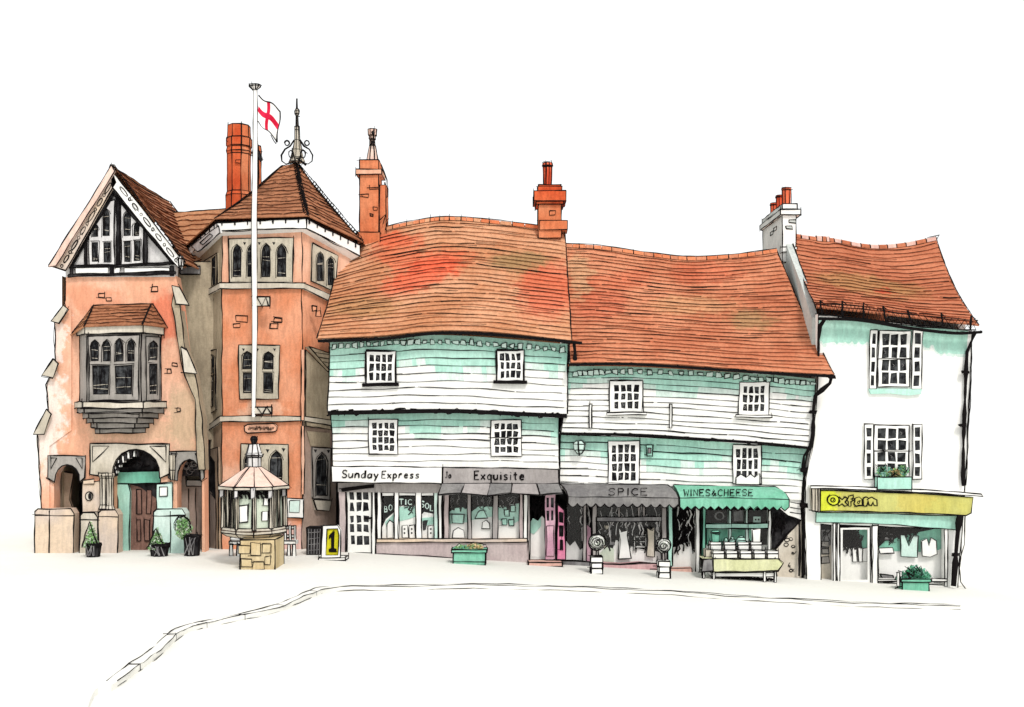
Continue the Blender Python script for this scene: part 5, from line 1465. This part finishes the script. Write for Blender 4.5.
box_good('folded_shirt', 'narrower white shirt with notched collar, right one under the yellow sign', 'shirt', [(921.5, 541), (927, 538.5), (929, 546), (931, 538), (936.5, 541), (937.5, 554), (930, 557), (922, 556)], YQ + .2, 'white', gs, 0.018, 0.08)
box_good('hat_box', 'long white lidded box on the shelf left of the shirts', 'box', [(878, 548), (893, 547.5), (894.5, 553), (880, 554)], YQ + .2, 'white', g_, 0.02, 0.3)
box_good('low_stool', 'low grey step stool at the foot of the wide shop window', 'stool', [(880, 574), (893, 576), (895, 581), (884, 581.5)], YQ + .16, 'grey_mid', None, 0.024, 0.25)

# ================================================================== things standing on the pavement
# --- notice kiosk
kb = G(256, 571)
kk = thing('notice_kiosk', 'small timber notice kiosk with pink hipped roof and cupola on a tan stone plinth', 'kiosk', kb)
YK = kb.y; sK = (YK + D) / F; KP = P(254, 0, YK + 1.7)
def kring(y, g=1.0, dy=0.0):
    z = P(0, y, YK).z
    half = [(-34 * g, .95), (-18.5 * g, .22), (0, 0), (18.5 * g, .22), (34 * g, .95)]
    pts = [Vector((KP.x + x * sK, YK + 0.55 - (g - 1) * .9 + yy * 1.0, z)) for x, yy in half]
    pts += [Vector((KP.x + x * sK, YK + 0.55 + (g - 1) * .9 + 2.3 - yy, z)) for x, yy in half[1:4][::-1]]
    return [kturn(p) for p in pts]
KA = math.atan2(KP.x, YK + 1.7 + D)
def kturn(p):
    dx, dy = p.x - KP.x, p.y - (YK + 1.7)
    return Vector((KP.x + dx * math.cos(KA) + dy * math.sin(KA), YK + 1.7 - dx * math.sin(KA) + dy * math.cos(KA), p.z))
m = MB()
w_ = .56
bx0, bx1 = P(237.5, 0, YK).x, P(272.5, 0, YK).x
boxat(m, bx0, bx1, YK + .35, YK + 1.75, kb.z - .02, P(0, 541, YK).z, 'stone_tan', 0.02)
KM = FM(YK + .35)
for x, y, a, b in ((239, 545, 11, 9), (251, 543, 10, 12), (262, 544, 9, 9), (241, 559, 11, 8), (253, 561, 11, 9), (265, 556, 6, 9)):
    m.rect(KM, x, y, x + a, y + b, 0.0, 0.02, 'stone_tan', 0.013, .8)
m.build('stone_plinth', kk)
m = MB(); m.loft([kring(531, .95), kring(537, .98), kring(541, .8)], 'stone_pale', True, 0.016); m.ink([p + Vector((0, -.01, .06)) for p in kring(536, .97)[:5]], 0.014, 0.006, mat='ink_brown')
m.build('floor_tray', kk)
m = MB(); m.loft([kring(489, .86), kring(532, .86)], 'kiosk_green', False, 0.0); m.build('panel_wall', kk)
for i, (g0) in enumerate(range(5)):
    m = MB(); a = kring(489, .93)[i]; b = kring(532, .93)[i]
    m.loft([ring(a, .062, .062, a.z, 6), ring(b, .062, .062, b.z, 6)], 'stone_pale', True, 0.015)
    q = a + Vector((0, -.10, 0)); m.plate(lambda x, z, d=0, q=q: Vector((q.x + x, q.y - d, q.z + z)), [(-.07, 0), (.07, 0), (.06, -.30), (-.06, -.33)], (), -.03, .03, 'gable_grey', 0.018)
    m.build('corner_post', kk)
m = MB(); k1 = kring(489, .90)
for i, ws in ((0, (.3, .62)), (3, (.3, .62))):
    for t in ws:
        a = k1[i].lerp(k1[i + 1], t); m.loft([ring(a, .05, .05, a.z, 6), ring(a, .05, .05, P(0, 532, YK).z, 6)], 'stone_pale', True, 0.014)
for i in (1, 2):
    for t in (.25, .5, .75):
        a = k1[i].lerp(k1[i + 1], t) + Vector((0, -.03, -.02)); m.ink([a + Vector((RND.uniform(-.1, .1), 0, 0)), a + Vector((0.05, 0, -.2)), a + Vector((-.05, 0, -.1)), a + Vector((.02, 0, -.32))], 0.035, 0.01)
m.build('frieze_bracket', kk)
for i, (x0, x1, y0, y1) in enumerate(((240, 248, 505, 522), (262, 267, 511, 521), (263, 268, 497, 505))):
    k2 = kring(489, .86); MM = PM(k2[1], k2[2], kring(532, .86)[2]) if x0 < 254 else PM(k2[2], k2[3], kring(532, .86)[2])
    m = MB(); m.rect(MM, x0, y0, x1, y1, 0.01, 0.03, 'white', 0.017, .6); m.build('pinned_notice', kk)
m = MB()
e = kring(488.5, 1.06); zt1 = P(0, 469, YK).z
t_ = [Vector((KP.x + (p.x - KP.x) * .21, YK + 1.7 + (p.y - YK - 1.7) * .21, zt1)) for p in e]
m.loft([t_, e], 'roof_rose', True, 0.016); m.loft([e, [p + Vector((0, 0, -.10)) for p in e]], 'stone_pale', False, 0.014, vink=False)
m.build('kiosk_roof', kk)
m = MB(); cy = YK + 1.7; c = Vector((KP.x, cy, 0)); zz = lambda y: P(0, y, cy).z
m.loft([ring(c, r * (cy + D) / F, r * (cy + D) / F, zz(y), 8) for y, r in ((444, 5), (453, 7.5), (455, 8.5), (456.5, 8), (457, 6.8), (468, 7), (470, 9))], 'gable_grey', True, 0.015)
m.loft([ring(c, r, r, zz(y), 6) for y, r in ((437, .06), (439, .1), (444.5, .05))], 'dark', True, 0.02)
m.build('cupola', kk)
# --- bench behind the kiosk
bz = G(285, 556)
bn = thing('wooden_bench', 'pale slatted wooden bench behind the kiosk, ends showing on both sides', 'bench', Vector((P(262, 0, bz.y).x, bz.y, bz.z)))
YBn = bz.y + .0; BMn = FM(YBn)
m = MB(); m.rect(BMn, 229, 541, 296, 544.5, -0.45, 0, 'white', 0.018); m.build('seat', bn)
m = MB(); m.rect(FM(YBn + .40), 284, 526, 296, 529, -.05, 0, 'white', 0.018); m.rect(FM(YBn + .40), 284, 535, 296, 538, -.05, 0, 'white', 0.018)
for x in (284, 289, 294): m.rect(FM(YBn + .36), x, 525.5, x + 2.2, 543, -.04, 0, 'white', 0.016)
m.rect(FM(YBn + .40), 230, 537, 240, 540, -.05, 0, 'white', 0.016)
m.build('backrest', bn)
for x in (229.5, 236.5, 287, 292.5):
    m = MB(); m.plate(BMn, [(x + .4, 544), (x + 3, 544), (x + 3.6, 556), (x, 556)], (), -.08, 0, 'white', 0.018); m.build('leg', bn)
# --- litter bin and sandwich board
p = G(314, 555)
m = MB(); x0, x1 = P(306.8, 0, p.y).x, P(321, 0, p.y).x; z1 = P(0, 527.5, p.y).z
boxat(m, x0, x1, p.y, p.y + .5, p.z, z1, 'dark', 0.022)
for k in range(5):
    x = x0 + (x1 - x0) * (k + .5) / 5; m.ink([Vector((x, p.y - .01, p.z + .04)), Vector((x + .02, p.y - .01, z1 - .05))], 0.014, 0.01, mat='grey_mid')
for k in range(4):
    z = p.z + (z1 - p.z) * (k + .7) / 4.6; m.ink([Vector((x0 + .05, p.y - .015, z)), Vector((x1 - .05, p.y - .015, z + .03))], 0.012, 0.015, mat='grey_mid')
tag(m.build('litter_bin', None, Vector(((x0 + x1) / 2, p.y, p.z))), 'black slatted bin standing left of the yellow numbered board', 'bin')
p = G(333, 560)
sb = thing('sandwich_board', 'white framed pavement board with a yellow panel reading 1', 'sign', p)
SBm = FM(p.y)
m = MB(); m.plate(SBm, [(322.5, 525.5), (338, 525), (341, 530), (340.5, 558), (321, 558)], [[(327, 529), (337.5, 528.5), (339, 535), (338, 555), (326, 555)]], -.08, 0, 'white', 0.02); m.build('board_frame', sb)
m = MB(); m.plate(FM(p.y + .04), [(326, 528), (338.5, 528), (339.5, 535), (338.5, 556), (325, 556)], (), -.03, 0, 'sign_yellow', 0.0)
m.plate(FM(p.y + .04), [(332.5, 532), (334.5, 531.5), (334.2, 548), (336.5, 549), (336.5, 551.5), (329, 551.5), (329, 549), (331.6, 548), (331.6, 537), (329, 539), (329.2, 536)], (), 0, 0.02, 'ink', 0.012)
m.build('sign_panel', sb)
m = MB(); q0, q1 = P(319, 561, p.y), P(346, 557.5, p.y); boxat(m, q0.x, q1.x, p.y - .12, p.y + .5, p.z, q1.z, 'white', 0.02); m.build('foot_tray', sb)
# --- shrubs in black pots by the porch
def potted(px, pyb, pot, crown, label, kind):
    p = G(px, pyb)
    t = thing('potted_shrub', label, 'potted shrub', p, 'shrubs in black pots by the porch')
    s = (p.y + D) / F; m = MB()
    (x0, x1, yt) = pot
    c = P((x0 + x1) / 2, 0, p.y); r = (x1 - x0) / 2 * s; zt_ = P(0, yt, p.y).z
    m.loft([ring(c + Vector((0, r, 0)), r * k, r * k, z, 8, math.pi / 8) for z, k in ((zt_, 1.05), (zt_ - .06, 1.08), (zt_ - .10, 1.0), (p.z, .85))], 'dark', True, 0.02)
    for k in range(6): m.ink([Vector((c.x + RND.uniform(-.8, .8) * r, p.y - .02, zt_ - .05)), Vector((c.x + RND.uniform(-.8, .8) * r, p.y - .02, p.z + .05))], 0.014, 0.02, mat='grey_mid')
    m.build('pot', t)
    m = MB(); cx0, cx1, cy0, cy1 = crown
    cc = P((cx0 + cx1) / 2, (cy0 + cy1) / 2, p.y + r); rx = (cx1 - cx0) / 2 * s; rz = (cy1 - cy0) / 2 * s
    leaves(m, cc, rx, rx, rz, 900, ('foliage_pale', 'foliage_pale', 'kiosk_green'), 0.05, kind)
    n = 14; out = []
    for k in range(n + 1):
        if kind == 'cone':
            t_ = k / n; x = (t_ * 2 - 1); z = 1 - abs(x) * 2
        else:
            a = math.pi * k / n; x, z = -math.cos(a), math.sin(a)
        out.append(Vector((cc.x + x * rx * (1 + RND.uniform(-.12, .06)), cc.y - rx * .5, cc.z + z * rz * (1 + RND.uniform(-.1, .1)))))
    m.ink(out, 0.018, 0.015)
    m.tube([Vector((cc.x, cc.y, zt_ - .05)), cc], 0.03, 'door_brown', 6)
    m.build('foliage', t)
potted(91, 557.5, (84, 98, 544), (83.5, 99, 520, 547), 'clipped cone shrub in the black pot before the left arch', 'cone')
potted(157, 557, (148, 166, 545), (148, 166, 527, 549), 'ragged pointed pale shrub in the black pot right of the brown door', 'cone')
potted(190, 556.5, (182, 198, 536), (175, 192, 516, 540), 'rounded pale shrub in the tallest black pot by the right arch', 'ball')
# --- planters
def planter(px, pyb, x0, x1, yt, label, crownfn):
    p = G(px, pyb); t = thing('planter_box', label, 'planter', p, 'green planter boxes on the pavement')
    m = MB(); a, b = P(x0, yt, p.y), P(x1, yt, p.y); pz = zg(p.x)
    boxat(m, a.x + .02, b.x - .02, p.y + .02, p.y + .5, min(zg(a.x), zg(b.x)), a.z - .1, 'planter_green', 0.018)
    boxat(m, a.x - .03, b.x + .03, p.y - .02, p.y + .54, a.z - .1, a.z, 'planter_green', 0.018)
    if x0 > 600: pass
    else: m.ink([P(x0, yt + 12, p.y - .01), P(x1 - 1, yt + 12, p.y - .01)], 0.012, 0.01)
    m.build('box', t); crownfn(t, p, a, b)
def zigzag(t, p, a, b):
    m = MB(); pts = [P(x, y, p.y + .2) for x, y in ((453, 550), (459, 543), (464, 548), (472, 541.5), (483, 544.5), (481, 550))]
    pts = [(453, 550), (459, 543.5), (464, 548), (473, 542), (483, 544), (481.5, 550)]
    m.plate(FM(p.y + .3), pts, (), -.1, .0, 'kiosk_green', 0.018)
    leaves(m, P(462, 549, p.y + .25), .3, .15, .13, 350, ('foliage_pale', 'planter_green'), .045); leaves(m, P(475, 548, p.y + .25), .28, .15, .16, 350, ('flower_tan', 'flower_tan', 'foliage_pale'), .045)
    m.build('foliage', t)
planter(469, 564.5, 452.5, 486, 549.5, 'green planter box with pointed tan and green plants under the grey awning window', zigzag)
def bushy(t, p, a, b):
    m = MB()
    for x, y, r in ((908, 574, .2), (914, 571, .24), (921, 573, .22), (926, 576, .14)): leaves(m, P(x, y, p.y + .25), r, .2, r * .8, 260, ('foliage_green', 'planter_green', 'mint_deep'), .055)
    for k in range(9):
        x, y = RND.uniform(906, 926), RND.uniform(568, 576); m.ink([P(x, y, p.y + .0), P(x + RND.uniform(-3, 3), y - 3, p.y), P(x + RND.uniform(1, 4), y + 1, p.y), P(x, y + 3, p.y)], 0.016, 0.01)
    m.build('foliage', t)
    m = MB(); m.rect(FM(p.y + .05), 897, 572, 900, 586, -.05, 0, 'white', 0.018); m.ink([P(895, 588, p.y), P(902, 586, p.y), P(902, 572, p.y), P(898, 571, p.y)], 0.02, 0.01); m.build('handle', t)
planter(916, 590.5, 902, 930, 579, 'mint planter box with a bushy dark green plant below the shirts', bushy)
# --- window box on the rendered house
wb = thing('window_box', 'mint window box of tangled plants under the lower shuttered window', 'window box', P(891, 489, YH - .3))
m = MB(); a, b = P(874, 476.5, YH), P(908.5, 489, YH); boxat(m, a.x, b.x, YH - .36, YH - .10, b.z, a.z, 'mint', 0.018); m.build('box', wb)
m = MB(); leaves(m, P(884, 472, YH - .25), .28, .1, .2, 260, ('mint_deep', 'foliage_pale', 'mint'), .05); leaves(m, P(895, 473, YH - .25), .26, .1, .14, 240, ('flower_tan', 'flower_tan', 'foliage_pale'), .05); leaves(m, P(903, 471, YH - .25), .2, .1, .2, 160, ('mint_deep', 'foliage_pale'), .05)
for k in range(16):
    x, y = RND.uniform(876, 906), RND.uniform(465, 475); m.ink([P(x, y + 2, YH - .37), P(x + RND.uniform(-2, 3), y - 2, YH - .37), P(x + RND.uniform(1, 4), y + 1, YH - .37)], 0.014, 0.01)
m.build('foliage', wb)
# --- ball topiary on white stands
for (bx, by, br, px0, px1, py0, py1, lb) in ((597, 542, 8.0, 591, 603, 557, 573.5, 'spiral topiary ball on the white stand nearest the pink doors'), (663.5, 545.5, 7.4, 658.6, 670.6, 561, 578, 'spiral topiary ball on the white stand between the grey and green awnings')):
    p = G((px0 + px1) / 2, py1 + .5); t = thing('ball_topiary', lb, 'topiary', p, 'ball topiary trees flanking the window'); Yt = p.y
    m = MB(); a, b = P(px0, py0, Yt), P(px1, py1, Yt)
    hh = (a.z - p.z) / 3
    for k in range(3): boxat(m, a.x + .015 * k % .03, b.x - .01, Yt, Yt + .38, p.z + hh * k, p.z + hh * (k + .96), 'white', 0.02)
    m.build('stand', t)
    cc = P(bx, by, Yt + .19); r = br * (Yt + D) / F
    m = MB()
    for dx in (-.03, .05): m.tube([Vector((cc.x + dx, cc.y, a.z)), Vector((cc.x + dx * .6, cc.y, cc.z))], 0.018, 'ink', 6)
    m.build('stem', t)
    m = MB()
    for a_ in range(10):
        for b_ in range(16):
            def SP(a, b):
                th, ph_ = math.pi * a / 10, 2 * math.pi * b / 16
                k = 0.9 + 0.07 * math.sin(3 * th + 5 * ph_)
                return cc + Vector((math.sin(th) * math.cos(ph_), math.sin(th) * math.sin(ph_), math.cos(th))) * r * k
            m.face([SP(a_, b_), SP(a_ + 1, b_), SP(a_ + 1, b_ + 1), SP(a_, b_ + 1)], 'foliage_white')
    for k in range(420):
        v = Vector((RND.gauss(0, 1), RND.gauss(0, 1), RND.gauss(0, 1))).normalized()
        q = cc + v * r * RND.uniform(.9, .99); t1 = v.cross(Vector((RND.gauss(0, 1), RND.gauss(0, 1), RND.gauss(0, 1)))).normalized(); t2 = v.cross(t1)
        z_ = RND.uniform(.02, .045)
        m.face([q - t1 * z_, q + t2 * z_ * .5 + v * .01, q + t1 * z_, q - t2 * z_ * .5], RND.choice(('foliage_white', 'foliage_white', 'white', 'kiosk_green')))
    sp = [cc + Vector((r * (1 - k / 64) * math.cos(k * .42), -math.sqrt(max(0, 1 - (1 - k / 64) ** 2)) * r * .9 - .02, r * (1 - k / 64) * math.sin(k * .42))) for k in range(58)]
    m.ink(sp, 0.014, 0.02); m.ink([cc + Vector((r * math.cos(k * .3), -.05, r * math.sin(k * .3))) for k in range(22)], 0.018, 0.012)
    m.build('crown', t)
# --- produce stall
p = G(742, 581)
st = thing('produce_stall', 'trestle stall with a pale olive cloth in front of the green awning window', 'stall', p)
Ys = p.y
m = MB()
m.plate(FM(Ys), [(713, 559), (778, 558.5), (783, 563), (778, 571), (740, 572), (713, 571.5)], (), -.02, 0.02, 'cloth_olive', 0.02, jit=0.014)
m.plate(FM(Ys), [(703, 559.5), (712.5, 559), (713, 571), (701.5, 571.5)], (), -.02, 0.015, 'grey_mid', 0.02)
q0, q1 = P(703, 559, Ys), P(780, 559, Ys)
m.face([q0, q1, q1 + Vector((0, .9, 0)), q0 + Vector((0, .9, 0))], 'cloth_olive'); m.ink([q0, q1], 0.018, 0.01)
m.build('tablecloth', st)
m = MB(); q0, q1 = P(712, 573, Ys), P(775, 577, Ys); boxat(m, q0.x, q1.x, Ys + .08, Ys + .8, q1.z, q0.z, 'white', 0.016)
m.build('lower_shelf', st)
for x, dy in ((703, .05), (713, .04), (764, .04), (774.5, .05), (706, .8), (770, .8)):
    m = MB(); a = P(x, 560, Ys); boxat(m, a.x, a.x + .07, Ys + dy, Ys + dy + .07, zg(a.x), a.z - .02, 'white', 0.014); m.build('leg', st)
m = MB(); q0, q1 = P(722, 578, Ys), P(773, 581, Ys)
for k in range(40):
    x = RND.uniform(q0.x, q1.x); m.ink([Vector((x, Ys + .3, zg(x) + .02)), Vector((x + RND.uniform(-.1, .1), Ys + .3, zg(x) + .10)), Vector((x + .15, Ys + .3, zg(x) + .03))], 0.02, 0.0)
o = m.build('netting_heap', None, Vector(((q0.x + q1.x) / 2, Ys + .3, zg(p.x)))); tag(o, 'dark tangled netting heaped on the paving under the stall', 'netting')
# crates: one built with its parts, then copied
ztop = P(0, 559, Ys).z
cr = thing('produce_crate', 'white slatted crate', 'crate', Vector((0, 0, 0)), 'white crates on the stall')
m = MB()
cw, chh, cd = .35, .24, .36
for (x0, x1, y0, y1) in ((-cw / 2, cw / 2, 0, .02), (-cw / 2, cw / 2, cd - .02, cd), (-cw / 2, -cw / 2 + .02, .02, cd - .02), (cw / 2 - .02, cw / 2, .02, cd - .02)):
    boxat(m, x0, x1, y0, y1, 0.0, chh * .55, 'white', 0.010); boxat(m, x0, x1, y0, y1, chh * .66, chh, 'white', 0.010)
c1 = m.build('slatted_sides', cr)
m = MB(); boxat(m, -cw / 2 + .02, cw / 2 - .02, .02, cd - .02, 0.005, .03, 'stone_pale', 0.0)
m.face([(-cw / 2 + .02, .02, chh * .8), (cw / 2 - .02, .02, chh * .8), (cw / 2 - .02, cd - .02, chh * .86), (-cw / 2 + .02, cd - .02, chh * .86)], 'kiosk_green')
c2 = m.build('contents', cr)
front = [(718.7, 'front row'), (731.9, ''), (746, ''), (759.7, ''), (773, '')]
lab_f = ['front row crate at the left end of the stall above the grey cloth corner', 'front row crate, second from the left end of the stall', 'middle crate of the front row on the stall', 'front row crate, second from the right end of the stall', 'front row crate at the right end of the stall by the stone wall']
lab_b = ['raised back row crate at the left end under the jar', 'raised back row crate, second from the left end', 'raised back row crate, second from the right end', 'raised back row crate at the right end under the white box']
spots = [(x, Ys + .12, ztop + .01, lab_f[i]) for i, (x, _) in enumerate(front)]
spots += [(x, Ys + .52, ztop + .255, lab_b[i]) for i, x in enumerate((716, 730, 743.5, 756.5))]
for i, (x, Y, z, lb) in enumerate(spots):
    if i == 0: o = cr
    else:
        o = cr.copy(); COL.objects.link(o)
        for ch_ in (c1, c2):
            k = ch_.copy(); COL.objects.link(k); k.parent = o
    o.location = (P(x, 0, Y).x, Y, z); o['label'] = lb
m = MB(); q0, q1 = P(708, 0, Ys).x, P(764, 0, Ys).x; boxat(m, q0, q1, Ys + .5, Ys + .89, ztop + .01, ztop + .245, 'stone_pale', 0.012); m.build('back_riser', st)
# jars on the back crates
def jar(x, yt, yb, w, lb, mat, prof, name='storage_jar', cat='jar'):
    p_ = P(x, yb, Ys + .7); s = (Ys + .7 + D) / F; m = MB()
    m.loft([ring(Vector((p_.x, p_.y, 0)), w * k * s, w * k * s, P(0, yt + (yb - yt) * t, Ys + .7).z, 10) for t, k in prof], mat, True, 0.016, vink=False)
    for sg in (-1, 1): m.ink([Vector((p_.x + sg * w * k * s, p_.y, P(0, yt + (yb - yt) * t, Ys + .7).z)) for t, k in prof], 0.014, 0.0)
    return tag(m.build(name, None, p_), lb, cat, 'jars along the back of the stall')
jar(715.5, 530.5, 545, 4.8, 'tall tapering dark mint jar with a flat lid at the left of the stall', 'mint_deep', ((0, .5), (.08, .9), (.16, 1.0), (.2, .85), (1, .6)))
jar(726, 538, 546, 2.4, 'small slim bottle just right of the tall mint jar', 'mint', ((0, .4), (.3, .45), (.4, 1), (1, 1)), 'glass_bottle', 'bottle')
jar(732, 537, 546, 2.6, 'small square shouldered bottle left of the domed cheese cover', 'mint', ((0, .5), (.2, .5), (.3, 1), (1, 1)), 'glass_bottle', 'bottle')
jar(741, 536, 546, 5.0, 'wide domed cheese cover in the middle of the stall back', 'mint', ((0, .2), (.15, .6), (.4, .9), (1, 1)), 'cheese_cover', 'cheese cover')
box_good('spotted_box', 'tall white spotted box at the right back of the stall', 'box', [(752.5, 530), (760.5, 529), (761, 546), (753, 546)], Ys + .66, 'white', None, 0.016, 0.2)
m = MB()
# ================================================================== light, sky, camera
w = bpy.data.worlds.new('World'); scene.world = w; w.use_nodes = True
nt = w.node_tree; bg = nt.nodes['Background']
sky = nt.nodes.new('ShaderNodeTexSky'); sky.sky_type = 'NISHITA'; sky.sun_disc = False
EL, AZ = math.radians(48), math.radians(22)      # sun in front of the houses, to the right
sky.sun_elevation = EL; sky.sun_rotation = math.radians(180) - AZ
mx = nt.nodes.new('ShaderNodeMix'); mx.data_type = 'RGBA'
mx.inputs[0].default_value = 0.93                # full thin overcast
mx.inputs[7].default_value = (9.1, 9.15, 9.05, 1)
nt.links.new(sky.outputs[0], mx.inputs[6]); nt.links.new(mx.outputs[2], bg.inputs['Color'])
bg.inputs['Strength'].default_value = 0.1
sd = bpy.data.lights.new('sun', 'SUN'); sd.energy = 1.5; sd.angle = math.radians(10); sd.color = (1.0, 0.95, 0.90)
so = bpy.data.objects.new('sun', sd); COL.objects.link(so)
dirv = Vector((math.sin(AZ) * math.cos(EL), -math.cos(AZ) * math.cos(EL), math.sin(EL)))
so.rotation_euler = dirv.to_track_quat('Z', 'Y').to_euler(); so.location = (20, -30, 40)
cd_ = bpy.data.cameras.new('camera'); cam = bpy.data.objects.new('camera', cd_); COL.objects.link(cam)
cam.location = (0, -D, EYE); cam.rotation_euler = (math.radians(90), 0, 0)
cd_.sensor_width = 36; cd_.lens = 36 * F / 1024; cd_.shift_y = (HZ - 353.5) / 1024; cd_.clip_end = 3000; cd_.clip_start = 0.5
scene.camera = cam
scene.view_settings.view_transform = 'Standard'; scene.view_settings.look = 'None'
scene.view_settings.exposure = 0.35; scene.view_settings.gamma = 1
scene.cycles.max_bounces = 6; scene.cycles.diffuse_bounces = 3; scene.cycles.transparent_max_bounces = 8
for o in scene.objects:
    if '_base' in o: del o['_base']
